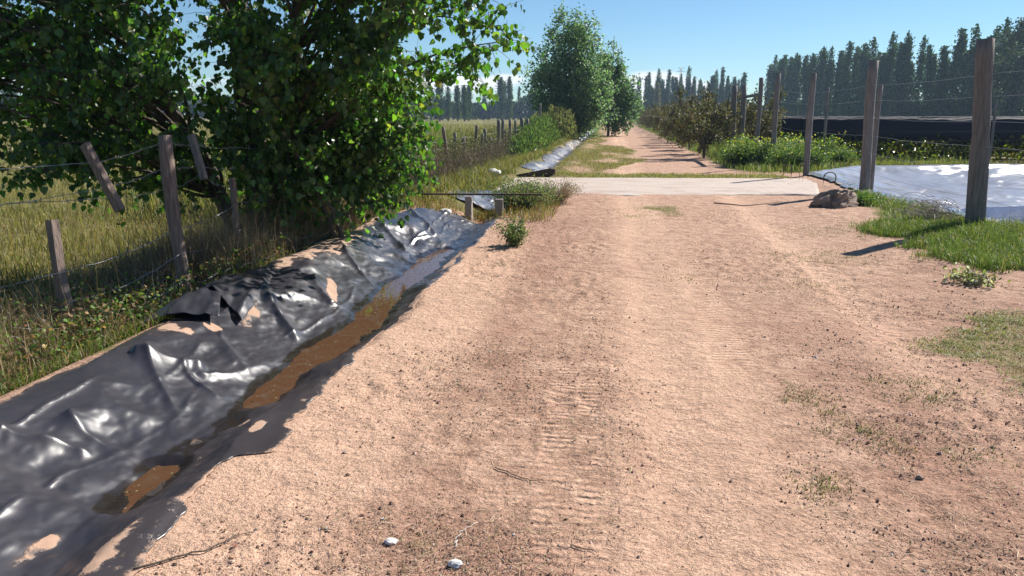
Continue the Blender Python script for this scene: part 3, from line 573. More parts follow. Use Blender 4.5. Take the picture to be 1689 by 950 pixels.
# ------------------------------------------------------------------ fences
def post_mesh(h, r, sq=False, lean=(0, 0), taper=.9, seed=0, z0=-.25, k=11):
    mb = MB(); n = 12; t = np.linspace(0, 1, n); P = np.stack([lean[0]*t+.012*np.sin(t*5+seed), lean[1]*t+.01*np.cos(t*4+seed), z0+(h-z0)*t], 1)
    if sq: mb.tube(P, r*(1-(1-taper)*t), 4, irr=.03)
    else: mb.tube(P, r*(1+.05*np.sin(t*7+seed*2))*(1-(1-taper)*t), k, irr=.035)
    return mb.mesh('post', not sq)
def wire(pts, r, parent, sag=.02, name='wire', barb=False, mat=None, lbl=None):
    pts = np.array(pts, float); P = []
    for a, b in zip(pts[:-1], pts[1:]):
        m = 14; t = np.linspace(0, 1, m, endpoint=False)[:, None]; q = a+(b-a)*t; q[:, 2] -= sag*4*(t*(1-t))[:, 0]; q += rng.normal(0, .0035, q.shape); P.append(q)
    P.append(pts[-1:]); P = np.concatenate(P); mb = MB().tube(P, r, 4, cap=False)
    if barb:
        for a, b in zip(P[:-1:2], P[2::2]):
            L_ = np.linalg.norm(b-a); nb = max(1, int(L_/.14))
            for i in range(nb):
                c = a+(b-a)*(i+.5)/nb; d = rng.normal(0, 1, 3); d /= np.linalg.norm(d)
                mb.tube([c-d*.02, c+d*.02], r*.8, 3, cap=False)
    o = link(name, mb.mesh(name), mat or M_WIRE, parent)
    if lbl: o['label'] = lbl
    return o
# right-hand fence round the pond
rf = empty('pond_fence', (5.1, 11.98, 0)); tag(rf, 'tall fence of leaning grey round posts and thin wires along the pond', 'fence')
RP = [(5.20, 11.95, 2.62, .125, (-.13, .10)), (5.24, 17.3, 2.68, .105, (-.03, .05)), (5.12, 21.9, 2.66, .085, (0, 0)), (5.00, 25.8, 2.85, .085, (-.02, 0)), (4.98, 28.6, 2.85, .08, (0, .0)), (4.90, 31.6, 2.70, .10, (0, 0)), (4.62, 32.0, 2.70, .11, (0, 0))]
for k, (x, y, h, r, ln) in enumerate(RP):
    o = link('post', post_mesh(h, r, lean=(ln[0], ln[1]), seed=k), M_POST, rf, (x-5.1, y-11.98, float(T(x, y))*0))
    if k == 0: o['label'] = 'nearest and thickest leaning post on the pond bank'
o = link('brace_post', post_mesh(2.2, .05, seed=20, lean=(.05, .1)), M_POST, rf, (.35, 5.6, 0))
wz = [.45, .85, 1.2, 1.55, 1.9, 2.2]
for z in wz:
    pts = [(x+ln[0]*z/h-5.1, y+ln[1]*z/h-11.98, z*h/2.68) for (x, y, h, r, ln) in RP[:6]]
    pts = [(pts[0][0]+.3, pts[0][1]-9, pts[0][2]+.03)]+pts
    wire(pts, .0022, rf, .03)
# fence along the far side of the pond (turning right)
rf2 = empty('vineyard_fence', (5.6, 29, 0)); tag(rf2, 'thin wire fence with slim posts running right between pond and vineyard', 'fence')
for k in range(5):
    x = 7.0+k*5.4; link('post', post_mesh(2.0 if k else 2.5, .045, seed=30+k), M_POST, rf2, (x-5.6, -1.2+.12*k*3, 0))
for z in (.5, .8, 1.1, 1.5, 2.3): wire([(1.4, -1.2, z), (6.8, -.85, z), (12.2, -.5, z), (17.6, -.15, z), (23, .2, z)], .0018, rf2, .04, mat=M_RUST)
mb = MB(); mb.box((4.95, 30.0, 2.28), (.045, 1.75, .045)); o = link('brace_rail', mb.mesh('brace_rail', False), M_POST); o.parent = rf; o.location = (-5.1, -11.98, 0)

# left fence: near posts
lfz = empty('wire_fence', (-3.7, 6.4, 0)); tag(lfz, 'old barbed wire fence with weathered wooden posts along the left bank of the ditch', 'fence')
def lpost(x, y, h, r, lean, sq, mat, lb=None, z0=-.3, seed=0, taper=.9):
    o = link('post', post_mesh(h, r, sq, lean, taper, seed, z0), mat, lfz, (x+3.7, y-6.4, 0))
    if sq: o.rotation_euler = (0, 0, .5)
    if lb: o['label'] = lb
    return o
lpost(-3.72, 6.42, 1.43, .062, (-.12, .10), False, M_POSTB, 'thick round post with a leaning trunk-like shape behind the black plastic', seed=1)
lpost(-4.05, 5.38, .83, .05, (-.09, .1), True, M_POSTB, 'short squared brown post near the left edge', seed=2)
lpost(-3.78, 7.65, .97, .036, (-.05, .1), True, M_POSTB, 'slim short post right of the thick post', seed=3)
def board(p0, p1, w_, t_, mat, lb, nm='hanging_board'):
    mb = MB(); p0 = np.array(p0, float); p1 = np.array(p1, float); d = p1-p0; L_ = np.linalg.norm(d); d /= L_
    rt = np.array([.93, -.36, 0]); up = np.cross(rt, d); n = 8; V = []
    rt = np.cross(d, up); rt /= np.linalg.norm(rt); up = np.cross(rt, d)
    for i in range(n):
        c = p0+d*L_*i/(n-1)
        for sa, sb in ((-1, -1), (1, -1), (1, 1), (-1, 1)): V.append(c+rt*sa*w_/2*(1+.03*random.uniform(-1, 1))+up*sb*t_/2)
    i = np.arange(n-1)[:, None]*4; j = np.array([0, 1, 2, 3]); q = np.stack([i+j, i+(j+1) % 4, i+4+(j+1) % 4, i+4+j], -1).reshape(-1, 4)
    mb.add(np.array(V)-np.array([-3.7, 6.4, 0]), [q, np.array([[3, 2, 1, 0], [4*n-4, 4*n-3, 4*n-2, 4*n-1]])]); o = link(nm, mb.mesh(nm, False), mat, lfz); o['label'] = lb; return o
board((-4.02, 6.05, .83), (-4.27, 6.05, 1.37), .085, .05, M_POSTB, 'broken slanting board hanging from the wires at the left')
board((-3.83, 7.10, 1.01), (-3.95, 7.15, 1.42), .065, .045, M_POST, 'broken board hanging from the wires right of the thick post')
P0 = (-3.83+3.7, .09, 0)
def W(*pts): return [(x+3.7, y-6.4, z) for x, y, z in pts]
wire(W((-5.6, 4.6, 1.20), (-4.22, 6.03, 1.22), (-3.84, 6.5, 1.38), (-3.93, 7.15, 1.33), (-3.8, 7.7, 1.28), (-4.1, 12, 1.1), (-4.4, 18.8, 1.0)), .003, lfz, .02, barb=True)
wire(W((-5.4, 4.6, .83), (-4.12, 6.04, 1.02), (-3.83, 6.5, 1.17), (-3.9, 7.12, 1.13), (-3.8, 7.7, 1.08)), .0026, lfz, .02, barb=True)
wire(W((-5.6, 4.6, .98), (-4.18, 6.04, .93), (-3.80, 6.48, .98), (-3.88, 7.1, 1.05), (-3.83, 7.7, .85), (-4.1, 12, .8), (-4.4, 18.8, .7)), .0026, lfz, .02, barb=True)
wire(W((-5.2, 4.4, .30), (-4.07, 5.4, .45), (-3.78, 6.45, .62), (-3.8, 7.68, .72), (-4.1, 12, .55)), .003, lfz, .04, barb=True)
wire(W((-4.8, 3.6, .02), (-4.03, 5.38, .22), (-3.74, 6.43, .42), (-3.78, 7.66, .45), (-4.1, 12, .35)), .0028, lfz, .06, barb=True)
wire(W((-4.6, 3.3, -.02), (-4.0, 5.37, .04), (-3.72, 6.42, .18), (-3.78, 7.66, .25)), .0028, lfz, .06)
# left fence: far posts
lf2 = empty('wire_fence', (-4.4, 20, 0)); tag(lf2, 'far crooked stake fence between the overgrown field and the ditch', 'fence')
FP = [(-4.3, 14.5, 1.0, .04, -.05), (-4.35, 16.7, 1.1, .045, .05), (-4.35, 18.8, 1.05, .05, 0), (-4.30, 20.8, 1.30, .055, -.12), (-4.4, 22.2, 1.12, .05, .02), (-4.4, 23.8, .95, .045, -.03), (-4.4, 25.2, 1.28, .055, .12), (-4.4, 26.3, 1.0, .05, .12), (-4.4, 27.4, 1.15, .06, .02), (-4.4, 29.2, .8, .055, -.04), (-4.4, 30.7, 1.42, .08, .06), (-4.4, 32.1, 1.44, .065, .03),
      (-4.4, 33.0, 1.0, .05, 0), (-4.4, 34.4, 1.40, .065, 0), (-4.4, 36.4, 1.38, .055, -.02), (-4.3, 37.6, .9, .05, .2), (-4.5, 40.0, 1.45, .11, 0), (-4.3, 40.6, 1.43, .10, 0), (-4.4, 42.2, 1.41, .07, 0), (-4.4, 46.2, 1.55, .10, 0), (-4.35, 48.3, 2.30, .07, 0), (-4.4, 49.2, 1.2, .08, 0), (-4.4, 51.7, 1.05, .07, 0), (-4.4, 54, 1.1, .07, 0), (-4.4, 57.2, 1.40, .09, 0), (-4.4, 60, 1.1, .09, 0)]
for k, (x, y, h, r, l) in enumerate(FP):
    o = link('post', post_mesh(h, r, False, (l, 0), .9, 40+k, -.3, 8), M_POST if k % 3 else M_POSTB, lf2, (x+4.4, y-20, 0))
    if k == 20: o['label'] = 'tall thin pole standing above the other stakes'
for z in (.45, .75, 1.0): wire([(0, y-20, z+random.uniform(-.05, .05)) for (x, y, h, r, l) in FP[2::3]], .004, lf2, .05)

# short wooden slats sticking out by the plastic
for k, (x, y, h, l) in enumerate([(-3.46, 9.3, .30, -.06), (-3.46, 9.75, .33, .03), (-3.46, 10.15, .36, .05), (-3.44, 10.6, .38, .02), (-3.44, 11.1, .36, .08)]):
    mb = MB(); mb.box((0, 0, .04+h/2-.1), (.055, .018, h/2+.1), M=[[1, 0, l*2], [0, 1, 0], [0, 0, 1]]); o = link('wooden_slat', mb.mesh('wooden_slat', False), M_POSTB if k % 2 == 0 else M_POST, None, (x, y, 0)); o.rotation_euler = (0, 0, .5)
    tag(o, ['nearest short slat beside the crumpled plastic end', 'second short slat from the near end of the row', 'middle short slat of the row beside the plastic', 'fourth short slat, leaning right, in the row beside the plastic', 'farthest short slat of the row beside the plastic'][k], 'wooden slat', 'short slats holding the bank')
# hose
hp = np.array([(-3.45, 6.0, .10), (-3.52, 6.3, .17), (-3.50, 6.6, .21), (-3.42, 6.95, .22), (-3.38, 7.3, .20), (-3.40, 7.9, .22), (-3.42, 8.6, .26), (-3.45, 9.0, .20)])
tt = np.linspace(0, len(hp)-1, 50); hs = np.stack([np.interp(tt, np.arange(len(hp)), hp[:, k]) for k in range(3)], 1)
for _ in range(6): hs[1:-1] = (hs[:-2]+hs[1:-1]*2+hs[2:])/4
tag(link('hose', MB().tube(hs, .011, 8).mesh('hose'), M_HOSE), 'thin black hose arching over the bank behind the plastic flaps', 'hose')

# ------------------------------------------------------------------ near poplar
def smoothpath(P, n):
    P = np.array(P, float); t = np.linspace(0, len(P)-1, n); Q = np.stack([np.interp(t, np.arange(len(P)), P[:, k]) for k in range(3)], 1)
    for _ in range(3): Q[1:-1] = (Q[:-2]+Q[1:-1]*2+Q[2:])/4
    return Q
BX, BY = -4.25, 9.2
nt_ = empty('poplar_tree', (BX, BY, float(T(BX, BY)))); tag(nt_, 'big leafy poplar with several stems overhanging the left fence in the foreground', 'tree')
off = np.array([BX, BY, float(T(BX, BY))])
stems = []
def stem(P, r0, r1, name='trunk', k=9):
    Q = smoothpath(P, 16); Q += np.concatenate([np.zeros((1, 3)), rng.normal(0, .015, (15, 3))]); r = np.linspace(r0, r1, 16); r[0] *= 1.25
    mb = MB().tube(Q-off, r, k, irr=.04); link(name, mb.mesh(name), M_BARK, nt_); stems.append((Q, r)); return Q
stem([(BX, BY, -.3), (BX+.02, BY, 1), (BX-.12, BY-.1, 2.2), (BX-.05, BY-.1, 3.6), (BX+.2, BY, 5.2), (BX+.3, BY, 6.6)], .20, .03)
stem([(BX+.1, BY+.1, -.3), (BX+.30, BY+.1, .8), (BX+.45, BY, 1.9), (BX+.75, BY-.1, 3.2), (BX+1.0, BY-.1, 4.8), (BX+1.1, BY-.2, 6.0)], .13, .025)
stem([(BX-.15, BY-.1, -.3), (BX-.5, BY-.2, .9), (BX-1.1, BY-.4, 2.2), (BX-1.8, BY-.7, 3.6), (BX-2.2, BY-.8, 5.0)], .11, .02)
stem([(BX, BY+.2, -.2), (BX+.0, BY+.7, 1.2), (BX+.1, BY+1.2, 2.6), (BX+.1, BY+1.5, 4.6)], .10, .02)
# suckers leaning away from the base
for k in range(9):
    bx = -4.35+.55*k*.28+random.uniform(-.1, .1)+.25; by = 9.0+random.uniform(-.5, 1.6); top = (bx-random.uniform(.2, .75)-.05*k, by+random.uniform(-.4, .4), random.uniform(1.3, 2.1))
    stem([(bx, by, -.2), (bx*.6+top[0]*.4, by, .6), top], .035, .012, 'stem', 6)
ELL = [((-4.7, 8.5, 3.7), (3.0, 2.2, 1.9), 60), ((-2.35, 8.3, 2.95), (1.05, 1.1, .75), 34), ((-3.1, 9.3, 1.5), (1.0, .9, .75), 34), ((-7.6, 7.4, 2.6), (2.0, 1.3, 1.0), 16), ((-4.0, 8.3, 1.7), (.55, .4, .8), 16), ((-5.2, 8.2, 3.2), (1.0, .7, .6), 20), ((-3.0, 9.2, 1.9), (.7, .6, .5), 12), ((-3.6, 8.6, .9), (.7, .4, .45), 12), ((-3.05, 9.6, .75), (.8, .7, .35), 10), ((-6.8, 8.2, 2.0), (2.0, 1.5, .85), 30), ((-4.6, 8.2, 2.1), (1.5, 1.3, .8), 30), ((-5.4, 8.0, 1.15), (1.4, .9, .45), 14), ((-4.4, 9.5, 5.6), (2.0, 1.8, 1.3), 16), ((-7.8, 7.6, 3.4), (1.4, 1.4, 1.2), 16), ((-3.3, 8.3, 2.2), (.8, .9, .5), 12)]
tips = []
for c, r, n in ELL:
    for _ in range(n):
        d = rng.normal(0, 1, 3); d /= np.linalg.norm(d); tips.append(np.array(c)+np.array(r)*d*rng.uniform(.45, 1.0)**.6)
# hand-placed twigs on the right-hand silhouette
tips += [np.array(t) for t in [(-1.22, 8.0, 2.75), (-1.35, 8.1, 2.5), (-1.45, 8.3, 2.2), (-1.3, 8.1, 3.0), (-1.5, 8.0, 3.3), (-1.9, 8.4, 2.1), (-2.2, 8.6, 1.9), (-.98, 8.0, 2.32), (-2.4, 9.2, 1.35), (-2.3, 9.3, 1.0), (-1.5, 8.4, 2.0), (-2.5, 9.5, .7)]]
mb_b = MB(); LP, LA = [], []
for tp in tips:
    # nearest sensible origin on a main stem, below the tip
    best = None
    for Q, r in stems[:4]:
        zt_ = np.clip(tp[2]-.35-.25*np.linalg.norm(tp[:2]-Q[8, :2]), .7, None); j = int(np.argmin(np.abs(Q[:, 2]-zt_))); d = np.linalg.norm(Q[j]-tp)
        if best is None or d < best[0]: best = (d, Q[j], r[j])
    d, o0, rr = best
    mid = (o0+tp)/2+np.array([0, 0, .12*d])+rng.normal(0, .12, 3)
    Q = smoothpath([o0, (o0*.6+mid*.4)+rng.normal(0, .05, 3), mid, (mid+tp)/2+np.array([0, 0, .06])+rng.normal(0, .06, 3), tp], 14)
    mb_b.tube(Q-off, np.linspace(min(rr*.55, .028), .0035, 14), 5, cap=False)
    for _ in range(int(9+d*4.6)):
        s = rng.uniform(.38, 1)**.8; i = min(12, int(s*13)); p = Q[i]+(Q[i+1]-Q[i])*rng.random()
        dr = (Q[i+1]-Q[i]); dr /= np.linalg.norm(dr); v = dr*.7+rng.normal(0, .55, 3); v[2] -= .1; v /= np.linalg.norm(v); Lt = rng.uniform(.2, .55)
        e = p+v*Lt+np.array([0, 0, -.12*Lt]); mb_b.tube(np.array([p, p+v*Lt*.5, e])-off, [.004, .003, .0015], 3, cap=False)
        m = rng.integers(7, 14); t = rng.uniform(.1, 1, m)[:, None]; q = p+v*Lt*t+np.array([0, 0, -.12*Lt])*t**2
        pet = rng.normal(0, .028, (m, 3)); pet[:, 2] -= .02; LP.append(q+pet)
        a_ = rng.normal(0, .45, (m, 3)); a_[:, 2] -= .85; LA.append(a_)
link('branches', mb_b.mesh('branches'), M_BARK, nt_)
# leaves on the leaning suckers
for Q, r in stems[4:]:
    m = 130; i = rng.integers(4, 15, m); LP.append(Q[i]+rng.normal(0, .16, (m, 3))); a_ = rng.normal(0, .5, (m, 3)); a_[:, 2] -= .6; LA.append(a_)
LP = np.concatenate(LP); LA = np.concatenate(LA)
ok = LP[:, 2] > T(LP[:, 0], LP[:, 1])+.12; LP, LA = LP[ok], LA[ok]
n = len(LP); mb = MB()
leaf_faces(mb, LP-off, LA, rng.uniform(.036, .096, n), mixcols([(.044, .092, .028), (.072, .138, .036), (.115, .19, .04), (.20, .21, .06)], n, [.38, .38, .20, .04]), .95)
link('foliage', mb.mesh('foliage', False), M_LEAF, nt_)
print('near tree leaves', n)

# ------------------------------------------------------------------ generic broadleaf trees
def tree_meshes(name, H_, leaders, rad, nleaf, lsize, cols, wts, spind=.55, base_z=.8, seed=0, tr=.12, wide=.8):
    """fan of upright leaders, leaves strewn round each in a spindle"""
    tb = MB(); LP, LA = [], []
    tb.tube(smoothpath([(0, 0, -.3), (.02, .03, base_z), (0, 0, H_*.35)], 6), [tr*1.2, tr, tr*.9, tr*.8, tr*.7, tr*.6], 8, irr=.05)
    for (tx, ty, tz, wgt) in leaders:
        P = smoothpath([(0, 0, base_z*.6), (tx*.45, ty*.45, tz*.38), (tx*.85, ty*.85, tz*.7), (tx, ty, tz)], 12); tb.tube(P, np.linspace(tr*.45, .012, 12), 5, cap=False)
        m = int(nleaf*wgt); s = rng.beta(1.6, 1.5, m)*.93+.07; f = s*11; i = np.minimum(f.astype(int), 10); c = P[i]+(P[i+1]-P[i])*(f-i)[:, None]
        # clumps
        nc = max(4, int(m/70)); cc = rng.normal(0, 1, (nc, 3)); cs = rng.beta(1.6, 1.4, nc); k = rng.integers(0, nc, m)
        f = cs[k]*11*.94+.6; i = np.minimum(f.astype(int), 10); c = P[i]+(P[i+1]-P[i])*(f-i)[:, None]
        prof = spind*np.sin(np.clip(cs[k]*1.02+.06, 0, 1)*pi)**.6+.10
        q = c+cc[k]*(prof*rad)[:, None]*.55+rng.normal(0, 1, (m, 3))*(rad*.17*np.array([1, 1, 1.25]))
        LP.append(q); a = rng.normal(0, .6, (m, 3)); a[:, 2] -= .3; LA.append(a)
    LP = np.concatenate(LP); LA = np.concatenate(LA); n = len(LP); lb = MB(); leaf_faces(lb, LP, LA, rng.uniform(.7, 1.3, n)*lsize, mixcols(cols, n, wts, .28), wide, False)
    return tb.mesh(name+'_trunk'), lb.mesh(name+'_crown', False)
def mk_tree(name, tm, cm, loc, label, group=None, s=1, rz=0, bark=None, leaf=None, cat='tree', sz=None):
    t = empty(name, loc, rz); t.scale = (s, s, sz or s); tag(t, label, cat, group); link('trunk', tm, bark or M_BARK, t); link('crown', cm, leaf or M_FAR, t); return t
MIDC = [(.10, .155, .085), (.14, .205, .10), (.18, .25, .10)]
ld = [(0, 0, 8.6, .10), (-.9, .3, 8.8, .09), (.7, -.2, 8.7, .09), (-1.7, 0, 7.9, .08), (1.3, .5, 7.2, .08), (-2.5, -.3, 6.3, .07), (1.9, -.4, 6.1, .07), (-.4, -1.2, 7.6, .09), (.5, 1.3, 7.8, .07), (-2.2, 1.1, 5.3, .05), (-1.2, -1.4, 5.8, .07), (1.0, -1.5, 5.2, .07), (-3.0, .2, 4.9, .04), (2.3, -.6, 3.9, .03), (-2.6, -.8, 3.0, .04), (2.0, -1.3, 2.9, .06), (.2, -1.9, 3.2, .08), (-1.4, -1.5, 2.8, .07)]
a_, b_ = tree_meshes('roadside', 8.6, ld, 1.35, 30000, .15, MIDC, [.4, .4, .2], .8, 1.0, tr=.16)
mk_tree('poplar_tree', a_, b_, (-2.75, 57, -.1), 'tall bushy poplar standing left of the track in the middle distance', leaf=M_MID)
ld = [(0, 0, 6.6, .2), (.9, 0, 5.6, .15), (-.6, .3, 6.0, .15), (1.5, .3, 4.4, .12), (.5, -.6, 5.0, .12), (1.8, -.3, 3.2, .1), (-.9, -.4, 4.2, .1), (.3, .2, 7.6, .06)]
a_, b_ = tree_meshes('roadside2', 7.6, ld, 1.15, 13000, .17, MIDC[:2], [.6, .4], .8, 1.0, tr=.1)
mk_tree('poplar_tree', a_, b_, (-.35, 64, 0), 'slimmer, more open poplar right behind the tall bushy one', leaf=M_MID)

# Lombardy poplars: four shapes, copied
pop = []
for k in range(5):
    Hh = 15+rng.uniform(-1.5, 2); mb = MB(); m = 2600; tb = MB().tube(smoothpath([(0, 0, -.3), (0, 0, 5), (.1, 0, Hh*.8)], 8), np.linspace(.22, .04, 8), 6)
    nc = 70; cz = rng.beta(1.25, 1.15, nc)*(Hh-1.2)+1.2; prof = .95*np.sin(np.clip((cz/Hh)*.93+.05, 0, 1)*pi)**.55*(1+.1*rng.standard_normal(nc)); th = rng.uniform(0, 2*pi, nc)
    cc = np.stack([np.cos(th)*prof*.62, np.sin(th)*prof*.62, cz], 1); kk_ = rng.integers(0, nc, m); q = cc[kk_]+rng.normal(0, 1, (m, 3))*np.array([.30, .30, .95]); q[:, 2] = np.clip(q[:, 2], .4, Hh+.8)
    q = np.concatenate([q, np.stack([rng.normal(0, .14, 60), rng.normal(0, .14, 60), rng.uniform(Hh-1.2, Hh+1.1, 60)], 1)])
    a_ = rng.normal(0, .5, (len(q), 3)); a_[:, 2] += .8
    cl = [(.040, .075, .020), (.06, .105, .026), (.09, .14, .036)]
    if k == 4: cl = [(.20, .17, .04), (.16, .15, .04), (.12, .13, .04)]
    leaf_faces(mb, q, a_, rng.uniform(.25, .5, len(q)), mixcols(cl, len(q), [.5, .35, .15], .25), .8, False)
    pop.append((tb.mesh('poplar_trunk'), mb.mesh('poplar_crown', False)))
def poplar(x, y, k, s, sz, label, group): return mk_tree('lombardy_poplar', pop[k][0], pop[k][1], (x, y, -.2), label, group, s, random.uniform(0, 6.3), cat='poplar', sz=sz)
def along(pts, step):
    P = np.array(pts, float); seg = np.hypot(*np.diff(P, axis=0).T); L_ = np.concatenate([[0], np.cumsum(seg)]); s = np.arange(0, L_[-1], step); return np.stack([np.interp(s, L_, P[:, 0]), np.interp(s, L_, P[:, 1])], 1)
LBR = 'tall dark poplar in the dense windbreak behind the vineyard at the right'
for x, y in along([(88, 134), (78, 148), (62, 190)], 1.75): poplar(x+random.uniform(-.8, .8), y+random.uniform(-1, 1), random.randrange(4), random.uniform(.85, 1.25), random.uniform(.84, 1.12), LBR, 'poplars of the right windbreak')
LBM = 'even poplar in the closed hedge-like stretch of the windbreak, right of centre'
for x, y in along([(62, 188), (52, 235), (48, 262)], 2.0): poplar(x+random.uniform(-.8, .8), y+random.uniform(-1, 1), random.randrange(4), random.uniform(1.0, 1.3), random.uniform(.96, 1.10), LBM, 'poplars of the middle windbreak')
LBD = 'slender far poplar in the broken row across the end of the track'
for x, y in along([(47, 300), (4, 345)], 1.15):
    if random.random() < .05: continue
    poplar(x+random.uniform(-.8, .8), y+random.uniform(-3, 3), random.randrange(4), random.uniform(.8, 1.1), random.uniform(.68, 1.12), LBD, 'poplars across the far end')
poplar(15.8, 300, 4, 1.1, .85, 'yellowing poplar standing in front of the dark far row', None)
LBL = 'isolated far poplar rising above the hazy tree line left of the track'
for px_, y, s, sz in [(728, 250, 1.4, .78), (742, 262, 1, .62), (757, 255, 1.1, .75), (768, 240, 1, .72), (775, 250, 1, .75), (827, 300, 1.5, 1.06), (833, 340, 1, .9), (841, 300, 1.1, 1.08), (856, 380, .8, .85), (875, 290, 1.1, .75), (880, 290, 1.4, .92), (893, 330, 1, .7), (150, 230, 2.2, .9), (115, 240, 3.2, 1.0), (95, 240, 3, .95), (40, 260, 2.6, .8), (715, 300, 1, .7), (800, 360, 1, .65)]:
    ang = math.atan((px_-844.5)/1300*1.0)-R(7.13); poplar(y*math.tan(ang), y, random.randrange(4), s, sz, LBL, 'far poplars left of the track')
# big airy tree behind the right windbreak
ld = [(0, 0, 17, .2), (2, 0, 15, .15), (-2, 1, 15, .15), (3.5, 1, 11, .12), (-3.5, 0, 11, .12), (1, -2, 13, .13), (-1, -2.5, 10, .13)]
a_, b_ = tree_meshes('airy', 17, ld, 2.6, 5000, .42, [(.06, .085, .05), (.09, .11, .06)], [.5, .5], .8, 2.5, tr=.3)
mk_tree('eucalyptus_tree', a_, b_, (66.5, 146, 0), 'airy pale grey green tree in front of the windbreak, cut by the right edge')
# far wood on the left and far right horizon
def wood(name, label, pts, hgt, n, size):
    P = along(pts, .5); i = rng.integers(0, len(P), n); L_ = P[i]; hh = hgt*(.72+.5*np.clip(fbm(L_[:, 0]*.09, L_[:, 1]*.02, 3, 300)+.3, 0, 1)); z = rng.random(n)**.8*hh
    q = np.stack([L_[:, 0]+rng.normal(0, 1.5, n), L_[:, 1]+rng.normal(0, 3, n), z], 1); mb = MB(); a = rng.normal(0, .5, (n, 3)); a[:, 2] += .5
    leaf_faces(mb, q, a, rng.uniform(.6, 1.3, n)*size, mixcols([(.035, .055, .028), (.05, .075, .03)], n, None, .25), .9, False)
    tag(link(name, mb.mesh(name, False), M_FAR), label, 'wood', kind='stuff')
wood('far_wood', 'far dark tree line along the left horizon', [(-420, 330), (-260, 330), (-120, 335), (-20, 350), (10, 352)], 8.5, 42000, 1.5)
wood('hedge', 'low dark undergrowth at the foot of the far windbreak', [(3, 345), (48, 320), (54, 262), (64, 190), (90, 134), (110, 110)], 5.5, 26000, .8)
# lattice mast
mb = MB()
for sx, sy in ((-1, -1), (1, -1), (1, 1), (-1, 1)): mb.tube([(sx*.9, sy*.9, 0), (sx*.25, sy*.25, 21)], .07, 4)
for k in range(14):
    z0 = k*1.5; w0 = .9-.65*z0/21; w1 = .9-.65*(z0+1.5)/21
    for sx, sy, tx, ty in ((-1, -1, 1, -1), (1, -1, 1, 1), (1, 1, -1, 1), (-1, 1, -1, -1)): mb.tube([(sx*w0, sy*w0, z0), (tx*w1, ty*w1, z0+1.5)], .04, 3, cap=False)
mast = link('lattice_mast', mb.mesh('lattice_mast'), M_WIRE, None, (27.5, 345, 0)); tag(mast, 'thin lattice mast rising above the far poplars', 'mast')
mb = MB().box((0, 0, 20.8), (1.3, .1, .08)).box((0, 0, 19.3), (1.6, .1, .08)); link('crossarm', mb.mesh('crossarm', False), M_WIRE, mast)

# ------------------------------------------------------------------ young fruit trees on the right of the track
fr = []
for k in range(4):
    ld = [(random.uniform(-.9, .9), random.uniform(-.9, .9), random.uniform(1.7, 2.7), .1) for _ in range(10)]
    fr.append(tree_meshes('fruit', 2.2, ld, .62, 2900, .085, [(.15, .11, .06), (.10, .10, .04), (.22, .165, .09), (.07, .075, .03)], [.3, .3, .2, .2], .85, .55, tr=.05))
y = 31.0; k = 0
while y < 170:
    x = 3.62+random.uniform(-.2, .2)+.012*(y-30); t = mk_tree('fruit_tree', *fr[k % 4], (x, y, 0), 'small brownish fruit tree in the row along the right side of the track', 'fruit trees along the track', random.uniform(.85, 1.05), random.uniform(0, 6))
    if k == 0: t['label'] = 'nearest small fruit tree of the row, thin leaning trunk beside the weeds'
    y += random.uniform(2.6, 3.3)*(1+y/140); k += 1
for j in range(9):
    x = 5.6+random.uniform(0, 2.4); yy_ = 34+j*3.4+random.uniform(-.6, .6); mk_tree('fruit_tree', *fr[j % 4], (x, yy_, 0), 'brown leaved fruit tree in the second row, behind the trees lining the track', 'second row of fruit trees', random.uniform(.9, 1.08), random.uniform(0, 6))

# ------------------------------------------------------------------ vineyard under folded netting
vr = None
def vine_row():
    t = empty('vineyard_row'); x0, x1 = 0, 46.; mb = MB(); n = 15000
    q = np.stack([rng.uniform(x0, x1, n), rng.normal(0, .22, n), .08+.86*rng.random(n)**.8], 1)
    q[:, 2] += .12*fbm(q[:, 0]*.9, q[:, 0]*0, 2, 310); a = rng.normal(0, .6, (n, 3)); a[:, 2] -= .3
    leaf_faces(mb, q, a, rng.uniform(.09, .17, n), mixcols([(.04, .045, .016), (.075, .085, .02), (.15, .14, .03), (.10, .07, .03)], n, [.45, .3, .12, .13], .3), .95); link('foliage', mb.mesh('foliage', False), M_LEAF, t)
    # folded net hanging from the top wire
    nu, nv = 460, 12; U, V = np.meshgrid(np.linspace(x0, x1, nu), np.linspace(0, 1, nv), indexing='ij'); ang = V*pi*1.25-.4
    low = .66+.16*fbm(U*.5, U*0, 3, 311); rr = .16+.04*fbm(U*1.4, V*3, 3, 312)
    Pn = np.stack([U, -np.cos(ang)*rr-.05, 1.42+.05*fbm(U*.35, U*0, 2, 314)+np.sin(ang)*.10-low*np.where(V < .5, (.5-V)*2, (V-.5)*1.4)+.03*fbm(U*3, V*2, 2, 313)], -1)
    idn = np.arange(nu*nv).reshape(nu, nv); f = np.stack([idn[:-1, :-1], idn[1:, :-1], idn[1:, 1:], idn[:-1, 1:]], -1).reshape(-1, 4); link('netting', mesh_np('netting', Pn.reshape(-1, 3), [f]), M_NET, t)
    tb = MB()
    for k in range(30): x = k*1.5+rng.uniform(-.1, .1); tb.tube(smoothpath([(x, 0, -.1), (x+.05, 0, .3), (x+.1, 0, .8)], 6), np.linspace(.035, .015, 6), 5)
    link('vine_stem', tb.mesh('vine_stem'), M_BARK, t)['kind'] = 'stuff'
    for k in range(9): link('post', post_mesh(1.45, .05, seed=60+k), M_POST, t, (k*5.6+.1, 0, 0))
    return t
v0 = vine_row(); v0.location = (7.0, 29.6, 0); tag(v0, 'nearest vineyard row with dark folded netting along its top, behind the pond', 'vineyard row', 'netted vineyard rows')
